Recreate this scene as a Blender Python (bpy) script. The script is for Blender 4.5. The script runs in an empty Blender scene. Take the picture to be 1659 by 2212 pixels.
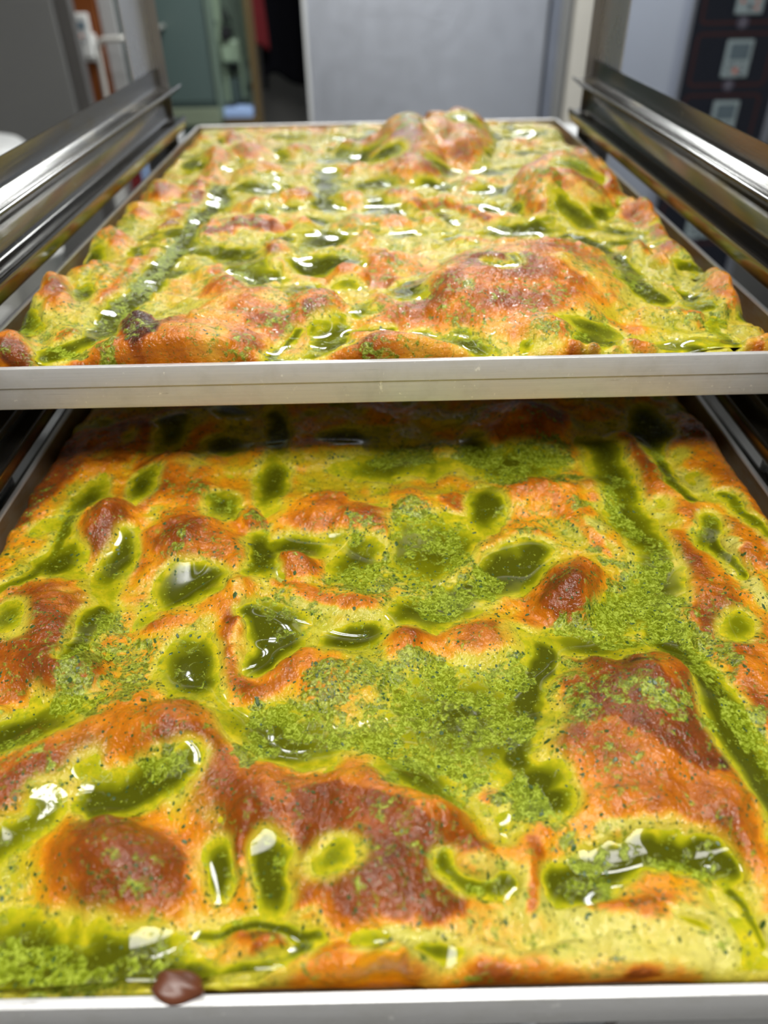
import bpy, bmesh, math, random
import numpy as np
from mathutils import Matrix, Vector

random.seed(7)
S = bpy.context.scene
COL = S.collection
RIM = 1.25                      # height of the upper tray's rim over the floor

# ------------------------------------------------------------------ camera
cam_d = bpy.data.cameras.new('camera')
cam = bpy.data.objects.new('camera', cam_d)
COL.objects.link(cam)
R = np.array([[0.999767, -0.014795, -0.015744], [-0.021492, -0.606735, -0.794614], [0.002204, 0.794766, -0.606911]])
M = Matrix(((R[0][0], -R[1][0], -R[2][0], -0.00341),
            (R[0][1], -R[1][1], -R[2][1], -0.31364),
            (R[0][2], -R[1][2], -R[2][2], 0.15169 + RIM),
            (0, 0, 0, 1)))
cam.matrix_world = M
cam_d.sensor_fit = 'VERTICAL'
cam_d.sensor_height = 36.0
cam_d.sensor_width = 27.0
cam_d.lens = 25.8813
cam_d.clip_start = 0.01
cam_d.dof.use_dof = True
cam_d.dof.focus_distance = 0.31
cam_d.dof.aperture_fstop = 6.5
S.camera = cam

# ------------------------------------------------------------------ world, lights, exposure
w = bpy.data.worlds.new('world')
S.world = w
w.use_nodes = True
w.node_tree.nodes['Background'].inputs[0].default_value = (0.75, 0.82, 1.0, 1)
w.node_tree.nodes['Background'].inputs[1].default_value = 0.03
S.view_settings.view_transform = 'Standard'
S.view_settings.look = 'None'
S.view_settings.exposure = 0.0
S.view_settings.gamma = 1.0
S.view_settings.use_curve_mapping = False

PANELS = [                      # ceiling panels, the last pair added: x, y, half length x, half length y, watts, colour
    (0.05, -0.85, 0.60, 0.25, 21, (1.0, 0.97, 0.92)),
    (-0.22, 1.10, 0.13, 0.13, 7, (0.95, 0.98, 1.0)),
    (0.10, 0.02, 0.22, 0.10, 9, (1.0, 0.98, 0.95)),  # added lamp that puts glints on the fronts of the bread domes
    (0.2, 2.6, 0.60, 0.15, 42, (0.95, 0.98, 1.0)),  # added lamp that brightens the background
]
CEIL = 2.55


def area(x, y, z, hx, hy, power, col):
    d = bpy.data.lights.new('ceiling_light', 'AREA')
    d.shape = 'RECTANGLE'; d.size = 2*hx; d.size_y = 2*hy
    d.energy = power; d.color = col
    o = bpy.data.objects.new('ceiling_light_source', d)
    o.location = (x, y, z)
    COL.objects.link(o)


for p in PANELS:
    area(p[0], p[1], CEIL-0.045, p[2]*0.97, p[3]*0.97, p[4], p[5])


# ------------------------------------------------------------------ helpers
def tag(o, label=None, cat=None, group=None, kind=None):
    if label: o['label'] = label
    if cat: o['category'] = cat
    if group: o['group'] = group
    if kind: o['kind'] = kind
    return o


def empty(name, loc, rz=0):
    o = bpy.data.objects.new(name, None)
    o.location = loc; o.rotation_euler = (0, 0, rz)
    o.empty_display_size = 0.02
    COL.objects.link(o)
    return o


def obj(name, me, mat=None, parent=None, smooth=False):
    if isinstance(me, bmesh.types.BMesh):
        bm = me
        bmesh.ops.recalc_face_normals(bm, faces=bm.faces)
        me = bpy.data.meshes.new(name)
        bm.to_mesh(me); bm.free()
    if smooth:
        me.shade_smooth()
    o = bpy.data.objects.new(name, me)
    if mat: me.materials.append(mat)
    COL.objects.link(o)
    if parent: o.parent = parent
    return o


def box(bm, x0, x1, y0, y1, z0, z1, bev=0.0, seg=2):
    r = bmesh.ops.create_cube(bm, size=1)
    vs = r['verts']
    for v in vs:
        v.co = Vector(((x0+x1)/2+v.co.x*(x1-x0), (y0+y1)/2+v.co.y*(y1-y0), (z0+z1)/2+v.co.z*(z1-z0)))
    if bev > 0:
        es = list({e for v in vs for e in v.link_edges})
        bmesh.ops.bevel(bm, geom=es, offset=bev, segments=seg, affect='EDGES', profile=0.5)
    return bm


def bx(name, mat, parent, x0, x1, y0, y1, z0, z1, bev=0.0, seg=2):
    return obj(name, box(bmesh.new(), x0, x1, y0, y1, z0, z1, bev, seg), mat, parent)


def tube(bm, pts, r, n=12, cap=True):
    pts = [Vector(p) for p in pts]
    rings = []
    prev = None
    for i, p in enumerate(pts):
        t = (pts[min(i+1, len(pts)-1)]-pts[max(i-1, 0)]).normalized()
        if prev is None:
            a = t.orthogonal().normalized()
        else:
            a = (prev-t*prev.dot(t)).normalized()
        prev = a
        b = t.cross(a)
        rings.append([bm.verts.new(p+(a*math.cos(2*math.pi*k/n)+b*math.sin(2*math.pi*k/n))*r) for k in range(n)])
    for i in range(len(rings)-1):
        for k in range(n):
            bm.faces.new((rings[i][k], rings[i][(k+1) % n], rings[i+1][(k+1) % n], rings[i+1][k]))
    if cap:
        bm.faces.new(rings[0][::-1]); bm.faces.new(rings[-1])
    return bm


def arc(c, r, a0, a1, n, plane='xz'):
    out = []
    for i in range(n+1):
        a = math.radians(a0+(a1-a0)*i/n)
        out.append((c[0]+r*math.cos(a), c[1], c[2]+r*math.sin(a)))
    return out


def lathe(bm, prof, cx=0, cy=0, n=40):
    rings = [[bm.verts.new((cx+r*math.cos(2*math.pi*k/n), cy+r*math.sin(2*math.pi*k/n), z)) for k in range(n)] for r, z in prof]
    for i in range(len(rings)-1):
        for k in range(n):
            bm.faces.new((rings[i][k], rings[i][(k+1) % n], rings[i+1][(k+1) % n], rings[i+1][k]))
    bm.faces.new(rings[0][::-1]); bm.faces.new(rings[-1])
    return bm


# ------------------------------------------------------------------ materials
class Mat:
    def __init__(self, name):
        self.m = bpy.data.materials.new(name)
        self.m.use_nodes = True
        self.t = self.m.node_tree
        self.b = self.t.nodes['Principled BSDF']

    def n(self, kind, **kw):
        nd = self.t.nodes.new(kind)
        for k, v in kw.items(): setattr(nd, k, v)
        return nd

    def l(self, a, b): self.t.links.new(a, b)

    def set(self, **kw):
        for k, v in kw.items():
            i = self.b.inputs[k.replace('_', ' ')]
            i.default_value = v
        return self

    def coords(self, scale=(1, 1, 1)):
        c = self.n('ShaderNodeTexCoord'); mp = self.n('ShaderNodeMapping')
        mp.inputs['Scale'].default_value = scale
        self.l(c.outputs['Object'], mp.inputs['Vector'])
        return mp.outputs[0]

    def noise(self, vec, scale, detail=3, rough=0.5, dist=0.0):
        q = self.n('ShaderNodeTexNoise')
        q.inputs['Scale'].default_value = scale; q.inputs['Detail'].default_value = detail
        q.inputs['Roughness'].default_value = rough; q.inputs['Distortion'].default_value = dist
        self.l(vec, q.inputs['Vector'])
        return q.outputs[0]

    def ramp(self, fac, stops):
        r = self.n('ShaderNodeValToRGB')
        e = r.color_ramp.elements
        while len(e) < len(stops): e.new(0.5)
        for k, (p, c) in enumerate(stops):
            e[k].position = p
            e[k].color = (c, c, c, 1) if isinstance(c, (int, float)) else (c[0], c[1], c[2], 1)
        self.l(fac, r.inputs[0])
        return r.outputs[0]

    def mix(self, fac, a, b):
        q = self.n('ShaderNodeMix', data_type='RGBA')
        if isinstance(fac, (int, float)): q.inputs[0].default_value = fac
        else: self.l(fac, q.inputs[0])
        for i, v in ((6, a), (7, b)):
            if isinstance(v, tuple): q.inputs[i].default_value = (v[0], v[1], v[2], 1)
            else: self.l(v, q.inputs[i])
        return q.outputs[2]

    def math(self, op, a, b=0.0, c=None, clamp=False):
        q = self.n('ShaderNodeMath', operation=op, use_clamp=clamp)
        for i, v in enumerate((a, b) if c is None else (a, b, c)):
            if isinstance(v, (int, float)): q.inputs[i].default_value = v
            else: self.l(v, q.inputs[i])
        return q.outputs[0]

    def bump(self, h, strength, dist, normal=None):
        q = self.n('ShaderNodeBump')
        q.inputs['Strength'].default_value = strength; q.inputs['Distance'].default_value = dist
        self.l(h, q.inputs['Height'])
        if normal is not None: self.l(normal, q.inputs['Normal'])
        return q.outputs[0]

    def color(self, c): self.l(c, self.b.inputs['Base Color'])
    def rough(self, c): self.l(c, self.b.inputs['Roughness'])
    def normal(self, c): self.l(c, self.b.inputs['Normal'])


def plain(name, col, rough=0.5, metal=0.0, var=0.12, scale=9.0, spec=0.5):
    a = Mat(name)
    v = a.coords()
    f = a.noise(v, scale, 4)
    dark = tuple(c*(1-var) for c in col); lite = tuple(min(1, c*(1+var)) for c in col)
    a.color(a.mix(f, dark, lite))
    a.set(Roughness=rough, Metallic=metal)
    a.b.inputs['Specular IOR Level'].default_value = spec
    return a.m


def brushed(name, col, rough, metal=1.0, scale=(2, 60, 60), amt=0.12, wear=0.0, bump=0.0):
    a = Mat(name)
    v = a.coords(scale)
    s = a.noise(v, 12, 4, 0.6)
    d = a.noise(a.coords(), 14, 4, 0.6)
    base = a.mix(s, tuple(c*(1-amt) for c in col), tuple(min(1, c*(1+amt)) for c in col))
    if wear:
        base = a.mix(a.ramp(d, [(0.45, 0.0), (0.75, wear)]), base, tuple(c*0.45 for c in col))
    a.color(base)
    a.rough(a.math('MULTIPLY_ADD', d, 0.22, rough-0.08))
    a.set(Metallic=metal)
    if bump:
        a.normal(a.bump(s, bump, 0.0004))
    return a.m


MT = {}
# tray aluminium: streaks along the rim, small pits and bright scratches
a = Mat('tray_aluminium')
v = a.coords((3, 90, 260)); s = a.noise(v, 6, 5, 0.65)
g = a.noise(a.coords(), 45, 5, 0.65)
pits = a.ramp(a.noise(a.coords((1, 1, 1)), 420, 2, 0.5), [(0.70, 0.0), (0.78, 1.0)])
c = a.mix(s, (0.58, 0.59, 0.60), (0.79, 0.79, 0.79))
c = a.mix(a.ramp(g, [(0.5, 0.0), (0.75, 0.45)]), c, (0.48, 0.47, 0.42))
c = a.mix(pits, c, (0.95, 0.95, 0.92))
scr = a.ramp(a.noise(a.coords((12, 60, 420)), 5, 3, 0.7, 0.4), [(0.66, 0.0), (0.70, 0.7)])
c = a.mix(scr, c, (0.36, 0.35, 0.33))
flk = a.ramp(a.noise(a.coords((1, 1, 0.5)), 130, 4, 0.7), [(0.66, 0.0), (0.71, 0.8)])
c = a.mix(flk, c, (0.98, 0.98, 0.95))
a.color(c); a.rough(a.math('MULTIPLY_ADD', g, 0.25, 0.30)); a.set(Metallic=0.55)
a.normal(a.bump(s, 0.25, 0.0002)); MT['tray'] = a.m
a = Mat('tray_inner_side')
g = a.noise(a.coords((1, 1, 3)), 30, 5, 0.65)
c = a.mix(a.ramp(g, [(0.35, 0.0), (0.65, 1.0)]), (0.34, 0.30, 0.22), (0.30, 0.19, 0.07))
a.color(c); a.set(Metallic=0.55, Roughness=0.42); MT['inner'] = a.m
# rack steel, with a film of spilt oil
a = Mat('rack_steel')
v = a.coords((90, 2.5, 90)); s = a.noise(v, 8, 5, 0.6)
c = a.mix(s, (0.13, 0.127, 0.12), (0.23, 0.225, 0.21))
g = a.noise(a.coords((1, 0.35, 1.6)), 26, 4, 0.55)
oil = a.ramp(g, [(0.56, 0.0), (0.66, 0.5)])
c = a.mix(oil, c, (0.20, 0.15, 0.04))
dots = a.ramp(a.noise(a.coords(), 260, 2, 0.5), [(0.71, 0.0), (0.77, 0.8)])
c = a.mix(dots, c, (0.6, 0.56, 0.40))
a.color(c); a.rough(a.math('MULTIPLY_ADD', oil, 0.14, 0.19)); a.set(Metallic=0.95)
a.normal(a.bump(a.math('ADD', s, a.math('MULTIPLY', dots, 3.0)), 0.25, 0.0002)); MT['rack'] = a.m
MT['post'] = brushed('post_steel', (0.66, 0.68, 0.72), 0.26, 0.85, (60, 60, 2), 0.10)
MT['flange'] = plain('post_flange_steel', (0.20, 0.19, 0.18), 0.45, 0.6)
MT['door_steel'] = brushed('door_steel', (0.68, 0.71, 0.78), 0.36, 0.85, (60, 60, 1.5), 0.05)
MT['oven_steel'] = brushed('oven_side_steel', (0.62, 0.66, 0.74), 0.36, 0.85, (1, 60, 60), 0.04)
MT['dark_steel'] = brushed('dark_fridge_steel', (0.36, 0.36, 0.35), 0.42, 0.6, (1, 1, 30), 0.06)
MT['edge_steel'] = brushed('edge_strip_steel', (0.50, 0.54, 0.64), 0.3, 0.9)
MT['chrome'] = plain('handle_chrome', (0.75, 0.74, 0.70), 0.18, 1.0)
MT['satin'] = plain('satin_handle', (0.72, 0.70, 0.64), 0.3, 0.35)
MT['dark'] = plain('plinth_and_gap_shade', (0.03, 0.028, 0.025), 0.6)
MT['cream'] = plain('cream_wall_paint', (0.60, 0.57, 0.50), 0.7, 0, 0.06)
MT['wall'] = plain('grey_wall_paint', (0.42, 0.42, 0.41), 0.75, 0, 0.05)
MT['white'] = plain('white_plastic', (0.78, 0.78, 0.74), 0.35, 0, 0.04)
MT['white_cloth'] = plain('white_cloth', (0.45, 0.50, 0.60), 0.9, 0, 0.1)
MT['wood'] = plain('varnished_wood', (0.20, 0.055, 0.010), 0.4, 0, 0.25, 20)
MT['green_glass'] = plain('green_grey_panel', (0.085, 0.125, 0.115), 0.35, 0, 0.05, 3)
MT['green_trim'] = plain('pale_green_trim', (0.20, 0.24, 0.16), 0.5, 0, 0.1)
MT['green_dark'] = plain('dark_green_trim', (0.03, 0.05, 0.045), 0.5, 0, 0.1)
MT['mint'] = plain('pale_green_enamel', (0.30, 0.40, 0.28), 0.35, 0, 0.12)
MT['mint_dark'] = plain('shaded_green_enamel', (0.13, 0.18, 0.14), 0.4, 0, 0.15)  # the pale green enamel again, with shade put into its colour
MT['black'] = plain('black_plastic', (0.008, 0.008, 0.01), 0.5)
MT['black_cloth'] = plain('black_fabric', (0.004, 0.004, 0.006), 0.95, 0, 0.2, 30, 0.1)
MT['red_cloth'] = plain('red_fabric', (0.16, 0.008, 0.012), 0.9, 0, 0.2, 30)
MT['blue_white'] = plain('pale_blue_plastic', (0.32, 0.45, 0.72), 0.5, 0, 0.08)
MT['brown'] = plain('brown_wood', (0.10, 0.065, 0.02), 0.5, 0, 0.2, 20)
MT['cover_white'] = plain('white_machine_paint', (0.62, 0.62, 0.60), 0.4, 0, 0.05)
MT['panel_navy'] = plain('control_panel_navy', (0.014, 0.018, 0.032), 0.35, 0, 0.05)
MT['red_line'] = plain('panel_red_line', (0.090, 0.024, 0.020), 0.5)
MT['screen'] = plain('display_grey', (0.16, 0.22, 0.26), 0.25, 0, 0.15, 30)
MT['bezel'] = plain('display_bezel', (0.42, 0.52, 0.55), 0.35, 0, 0.03)
MT['orange_key'] = plain('orange_key', (0.80, 0.16, 0.06), 0.4)
MT['grey_key'] = plain('grey_key', (0.15, 0.18, 0.22), 0.4)
MT['icon_disc'] = plain('icon_disc', (0.13, 0.12, 0.17), 0.35)
MT['icon_line'] = plain('icon_line', (0.42, 0.42, 0.48), 0.35)
MT['floor'] = plain('floor_vinyl', (0.16, 0.16, 0.155), 0.45, 0, 0.1, 6)
MT['ceiling'] = plain('ceiling_board', (0.6, 0.6, 0.58), 0.8, 0, 0.03)
e_ = Mat('lamp_diffuser'); e_.set(Base_Color=(1, 1, 1, 1)); e_.b.inputs['Emission Color'].default_value = (1, 0.98, 0.94, 1)
e_.b.inputs['Emission Strength'].default_value = 6.0; MT['lamp'] = e_.m


def crust_material():
    a = Mat('focaccia_crust')
    at = a.n('ShaderNodeAttribute', attribute_name='mark')
    sp = a.n('ShaderNodeSeparateColor'); a.l(at.outputs['Color'], sp.inputs[0])
    brown, pulp, pale = sp.outputs
    wet = at.outputs['Alpha']
    v = a.coords()
    n1 = a.noise(v, 130, 4, 0.6); n2 = a.noise(v, 620, 3, 0.6); n3 = a.noise(v, 60, 3, 0.55)
    b = a.math('ADD', brown, a.math('MULTIPLY_ADD', n1, 0.34, -0.17))
    b = a.math('ADD', b, a.math('MULTIPLY_ADD', n2, 0.14, -0.07), clamp=True)
    base = a.ramp(b, [(0.0, (0.37, 0.35, 0.010)), (0.20, (0.50, 0.36, 0.010)), (0.34, (0.64, 0.26, 0.005)),
                      (0.50, (0.52, 0.155, 0.003)), (0.74, (0.24, 0.052, 0.002)), (1.0, (0.045, 0.012, 0.006))])
    pf = a.math('MULTIPLY', pale, a.math('SUBTRACT', 1.0, a.math('MULTIPLY', b, 1.8), clamp=True), clamp=True)
    base = a.mix(pf, base, a.mix(n3, (0.40, 0.39, 0.055), (0.62, 0.53, 0.15)))
    # bread just over the waterline is soaked through with green oil
    base = a.mix(a.math('MULTIPLY', wet, 0.9), base, a.mix(n1, (0.37, 0.36, 0.010), (0.60, 0.51, 0.055)))
    # mottled green pulp lying on the crust
    k = a.noise(v, 230, 5, 0.68, 0.6)
    cov = a.math('ADD', a.math('MULTIPLY', pulp, 1.05), a.math('MULTIPLY_ADD', k, 3.0, -1.95))
    cov = a.ramp(cov, [(0.10, 0.0), (0.42, 1.0)])
    g = a.ramp(a.noise(v, 520, 4, 0.7, 0.8), [(0.36, (0.060, 0.085, 0.003)), (0.49, (0.150, 0.20, 0.006)), (0.62, (0.34, 0.42, 0.05))])
    base = a.mix(a.math('MULTIPLY', cov, 0.92), base, g)
    # scattered herb dust everywhere
    hd = a.ramp(a.noise(v, 560, 3, 0.55), [(0.62, 0.0), (0.68, 0.8)])
    base = a.mix(hd, base, (0.07, 0.10, 0.008))
    a.color(base)
    a.set(Roughness=0.5)
    a.b.inputs['Specular IOR Level'].default_value = 0.08
    a.b.inputs['Coat Weight'].default_value = 0.85
    a.b.inputs['Coat Roughness'].default_value = 0.05
    a.b.inputs['Coat IOR'].default_value = 1.47
    h = a.math('ADD', a.noise(v, 800, 2, 0.6), a.math('MULTIPLY', a.noise(v, 430, 2, 0.55), 2.2))
    h = a.math('ADD', h, a.math('MULTIPLY', cov, a.noise(v, 420, 4, 0.7)))
    nb = a.bump(h, 1.0, 0.00055)
    a.normal(a.bump(h, 0.35, 0.0009)); a.l(nb, a.b.inputs['Coat Normal'])
    return a.m


def sauce_material():
    a = Mat('pesto_oil')
    at = a.n('ShaderNodeAttribute', attribute_name='mark')
    sp = a.n('ShaderNodeSeparateColor'); a.l(at.outputs['Color'], sp.inputs[0])
    depth, pulp, _ = sp.outputs
    v = a.coords()
    d = a.math('ADD', depth, a.math('MULTIPLY_ADD', a.noise(v, 160, 3), 0.16, -0.08))
    c = a.ramp(d, [(0.0, (0.38, 0.37, 0.009)), (0.16, (0.28, 0.285, 0.005)), (0.42, (0.145, 0.155, 0.003)), (0.80, (0.060, 0.066, 0.002))])
    shallow = a.ramp(d, [(0.0, 1.0), (0.35, 0.0)])
    c = a.mix(a.math('MULTIPLY', shallow, a.ramp(a.noise(v, 240, 5, 0.7), [(0.42, 0.0), (0.62, 0.9)])), c, (0.58, 0.44, 0.014))
    c = a.mix(a.math('MULTIPLY', shallow, a.ramp(a.noise(v, 330, 4, 0.7), [(0.50, 0.0), (0.66, 0.8)])), c, (0.16, 0.21, 0.008))
    k = a.noise(v, 260, 5, 0.68, 0.8)
    cov = a.math('ADD', a.math('MULTIPLY', pulp, 0.85), a.math('MULTIPLY_ADD', k, 2.0, -1.40))
    cov = a.ramp(cov, [(0.08, 0.0), (0.30, 1.0)])
    g = a.ramp(a.noise(v, 560, 4, 0.72, 1.0), [(0.38, (0.075, 0.095, 0.003)), (0.50, (0.165, 0.215, 0.007)), (0.62, (0.36, 0.44, 0.055))])
    c = a.mix(a.math('MULTIPLY', cov, 0.9), c, g)
    sk = a.ramp(a.noise(v, 700, 2, 0.5), [(0.66, 0.0), (0.70, 0.6)])
    c = a.mix(sk, c, (0.30, 0.36, 0.04))
    a.color(c)
    a.rough(a.math('MULTIPLY_ADD', cov, 0.28, 0.05))
    a.l(a.math('MULTIPLY_ADD', cov, -0.38, 0.5), a.b.inputs['Specular IOR Level'])
    a.b.inputs['IOR'].default_value = 1.40
    h = a.math('ADD', a.noise(v, 40, 2, 0.4), a.math('MULTIPLY', cov, a.math('MULTIPLY', k, 0.7)))
    a.normal(a.bump(h, 0.35, 0.0006))
    return a.m


MT['crust'] = crust_material()
MT['sauce'] = sauce_material()
MT['herb'] = plain('herb_leaf', (0.035, 0.075, 0.012), 0.35, 0, 0.5, 300)
MT['burnt'] = plain('burnt_crust', (0.10, 0.030, 0.012), 0.35, 0, 0.5, 120)

# ------------------------------------------------------------------ the room
def struct(name, mat, *b):
    o = bx(name, mat, None, *b)
    return tag(o, kind='structure')


struct('floor', MT['floor'], -2.6, 2.6, -2.4, 4.7, -0.1, 0.0)
struct('ceiling', MT['ceiling'], -2.6, 2.6, -2.4, 4.7, 2.6, 2.7)
struct('wall_left', MT['wall'], -2.7, -2.6, -2.4, 4.7, 0, 2.6)
struct('wall_right', MT['wall'], 2.6, 2.7, -2.4, 4.7, 0, 2.6)
struct('wall_back', MT['wall'], -2.6, 2.6, 4.6, 4.7, 0, 2.6)
struct('wall_front', MT['wall'], -2.6, 2.6, -2.5, -2.4, 0, 2.6)

for i, p in enumerate(PANELS):
    t = empty('ceiling_lamp', (p[0], p[1], 2.6))
    bm = bmesh.new()
    X, Y = p[2]+0.02, p[3]+0.02
    for b in ((-X, -p[2], -Y, Y), (p[2], X, -Y, Y), (-p[2], p[2], -Y, -p[3]), (-p[2], p[2], p[3], Y)):
        box(bm, *b, -0.05, 0.0)
    obj('frame', bm, MT['cover_white'], t)
    bx('diffuser', MT['lamp'], t, -p[2], p[2], -p[3], p[3], -0.030, -0.012)
    tag(t, ['flat ceiling lamp above the front of the rack',             'small square ceiling lamp behind the rack', 'added unseen lamp over the rack that makes glints', 'added unseen lamp near the back wall to light the background'][i], 'lamp')

# ------------------------------------------------------------------ the rack
# cross-section of a pressed double runner, distance inward from the side plane and height over RIM
PROFILE = [(0.0, 0.0650), (0.0, 0.0535), (0.0006, 0.0515), (0.0022, 0.0505), (0.0042, 0.0497), (0.0065, 0.0488), (0.0095, 0.0486), (0.0125, 0.0491),
           (0.0145, 0.0500), (0.0157, 0.0506), (0.0168, 0.0503), (0.0172, 0.0495), (0.0166, 0.0484), (0.0140, 0.0462),
           (0.0095, 0.0430), (0.0055, 0.0400), (0.0035, 0.0375), (0.0030, 0.0340), (0.0030, 0.0262), (0.0038, 0.0238),
           (0.0058, 0.0226), (0.0088, 0.0218), (0.0118, 0.0220), (0.0143, 0.0230), (0.0160, 0.0229), (0.0168, 0.0218), (0.0166, 0.0195),
           (0.0157, 0.0160), (0.0146, 0.0128), (0.0136, 0.0112)]
TH = 0.0011


def runner(side, dz, parent, y0=-0.055, y1=0.515):
    P = PROFILE
    n = len(P)
    off = []
    for i in range(n):
        a_ = P[max(i-1, 0)]; b_ = P[min(i+1, n-1)]
        dx, dz_ = b_[0]-a_[0], b_[1]-a_[1]
        L = math.hypot(dx, dz_)
        off.append((P[i][0]+dz_/L*TH, P[i][1]-dx/L*TH))
    loop = P+off[::-1]
    rows = [y0+(y1-y0)*k/12 for k in range(13)]
    bm = bmesh.new()
    rings = []
    for y in rows:
        rings.append([bm.verts.new((side*(0.2085-q[0]), y, RIM+dz+q[1])) for q in loop])
    m = len(loop)
    for r0, r1 in zip(rings, rings[1:]):
        for k in range(m):
            f = bm.faces.new((r0[k], r0[(k+1) % m], r1[(k+1) % m], r1[k]))
            f.smooth = True
    for rr in (rings[0], rings[-1]):
        for k in range(n-1):
            bm.faces.new((rr[k], rr[k+1], rr[m-2-k], rr[m-1-k]))
    o = obj('runner', bm, MT['rack'], parent)
    md = o.modifiers.new('edge', 'EDGE_SPLIT'); md.split_angle = math.radians(50)
    return o


rack = empty('bakery_rack', (0, 0, 0))
tag(rack, 'steel bakery rack with pressed side runners holding two trays of focaccia', 'rack')
LEVELS = [0.0, -0.0733, -0.1485, -0.2230, -0.2980, -0.3730]
for k, dz in enumerate(LEVELS):
    for s in (-1, 1):
        runner(s, dz, rack)
for s in (-1, 1):
    for y0, y1, fl in ((0.423, 0.506, 0.506), (-0.050, 0.030, -0.050)):
        bm = bmesh.new()
        x = s*0.2105
        box(bm, min(x-s*0.0, x+s*0.0015), max(x, x+s*0.0015), y0, y1, 0.10, 1.86, 0.0004, 1)
        obj('post', bm, MT['post'], rack)
        e0, e1 = (fl, fl+0.0015) if fl > 0 else (fl-0.0015, fl)
        xa, xb = sorted((s*0.2015, s*0.2120))
        bx('post_flange', MT['flange'], rack, xa, xb, e0, e1, 0.10, 1.86)
for z in (0.11, 1.85):
    for y in (-0.048, 0.504):
        bx('cross_bar', MT['post'], rack, -0.2105, 0.2105, y-0.012, y+0.012, z-0.012, z+0.012, 0.002)
for s in (-1, 1):
    for z in (0.11, 1.85):
        xa, xb = sorted((s*0.1905, s*0.2105))
        bx('side_bar', MT['post'], rack, xa, xb, -0.036, 0.492, z-0.012, z+0.012, 0.002)
for sx in (-0.2, 0.2):
    for y in (-0.03, 0.48):
        bm = bmesh.new()
        lathe(bm, [(0.0, -0.012), (0.024, -0.012), (0.0265, -0.010), (0.0265, 0.010), (0.024, 0.012), (0.0, 0.012)][1:5], n=28)
        for v_ in bm.verts:
            v_.co = Vector((v_.co.z, v_.co.x, v_.co.y))+Vector((sx, y, 0.0268))
        wh = obj('caster', bm, MT['black'], rack, True)
        fk = bmesh.new()
        box(fk, sx-0.018, sx-0.0145, y-0.014, y+0.014, 0.024, 0.080)
        box(fk, sx+0.0145, sx+0.018, y-0.014, y+0.014, 0.024, 0.080)
        box(fk, sx-0.020, sx+0.020, y-0.020, y+0.020, 0.080, 0.100)
        obj('caster_fork', fk, MT['post'], wh)


# ------------------------------------------------------------------ trays
TW, TD, THT = 0.4, 0.6, 0.0225


def rect_loop(bm, inset, z, rad):
    pts = []
    r = max(rad-inset*0.6, 0.0015)
    x, y0, y1 = TW/2-inset, inset, TD-inset
    for cx, cy, a0 in ((x-r, y0+r, -90), (x-r, y1-r, 0), (-x+r, y1-r, 90), (-x+r, y0+r, 180)):
        for i in range(7):
            a = math.radians(a0+90*i/6)
            pts.append(bm.verts.new((cx+r*math.cos(a), cy+r*math.sin(a), z)))
    return pts


def tray(name, loc, rz, label):
    t = empty(name, loc, rz)
    tag(t, label, 'tray', 'shallow aluminium baking trays')
    bm = bmesh.new()
    # outside, from under the base up to the folded rim
    loops = [(0.012, -THT), (0.0030, -THT), (0.0014, -THT+0.0006), (0.0010, -THT+0.002), (0.0007, -0.0104), (0.0000, -0.0100), (0.0, -0.0008), (0.0002, -0.0002), (0.0006, 0.0)]
    ls = [rect_loop(bm, i, z, 0.006) for i, z in loops]
    n = len(ls[0])
    for A, B in zip(ls, ls[1:]):
        for k in range(n):
            bm.faces.new((A[k], A[(k+1) % n], B[(k+1) % n], B[k]))
    bm.faces.new(ls[0][::-1])
    top = rect_loop(bm, 0.0026, 0.0, 0.006)
    in_ = rect_loop(bm, 0.0030, -0.0010, 0.006)
    for k in range(n):
        bm.faces.new((ls[-1][k], ls[-1][(k+1) % n], top[(k+1) % n], top[k]))
        bm.faces.new((top[k], top[(k+1) % n], in_[(k+1) % n], in_[k]))
    ob = obj('rim', bm, MT['tray'], t, True)
    md = ob.modifiers.new('edge', 'EDGE_SPLIT'); md.split_angle = math.radians(35)
    bm = bmesh.new()
    ls = [rect_loop(bm, i, z, 0.006) for i, z in ((0.0030, -0.0010), (0.0035, -0.018), (0.0055, -0.0212), (0.02, -0.0214))]
    for A, B in zip(ls, ls[1:]):
        for k in range(n):
            bm.faces.new((A[k], A[(k+1) % n], B[(k+1) % n], B[k]))
    bm.faces.new(ls[-1])
    pan = obj('pan', bm, MT['inner'], t, True)
    return t


# placement of the two trays: the lower one is pulled out towards the viewer
TRAYS = {'upper': ((0.0, 0.0, RIM), 0.0), 'lower': ((-0.00117, -0.23559, RIM+(-0.07526)), -0.00185)}
tray('baking_tray', *TRAYS['upper'], 'upper baking tray, dull aluminium with its long front edge showing across the middle')
tray('baking_tray', *TRAYS['lower'], 'lower baking tray, pulled forward so only its rim shows along the bottom')

# ------------------------------------------------------------------ the focaccia
def lattice(X, Y, scale, seed, octaves=3, gain=0.5):
    """smooth value noise in -1..1, X Y in metres, scale in metres"""
    out = np.zeros_like(X); amp = 1.0; tot = 0.0
    for o in range(octaves):
        rs = np.random.RandomState(seed*17+o)
        T = rs.rand(256, 256)*2-1
        x = X/scale+37.3; y = Y/scale+91.7
        xi = np.floor(x).astype(int); yi = np.floor(y).astype(int)
        fx = x-xi; fy = y-yi
        fx = fx*fx*fx*(fx*(fx*6-15)+10); fy = fy*fy*fy*(fy*(fy*6-15)+10)
        a = T[yi % 256, xi % 256]; b = T[yi % 256, (xi+1) % 256]
        c = T[(yi+1) % 256, xi % 256]; d = T[(yi+1) % 256, (xi+1) % 256]
        out += amp*((a*(1-fx)+b*fx)*(1-fy)+(c*(1-fx)+d*fx)*fy)
        tot += amp; amp *= gain; scale *= 0.5
    return out/tot*1.4


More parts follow.
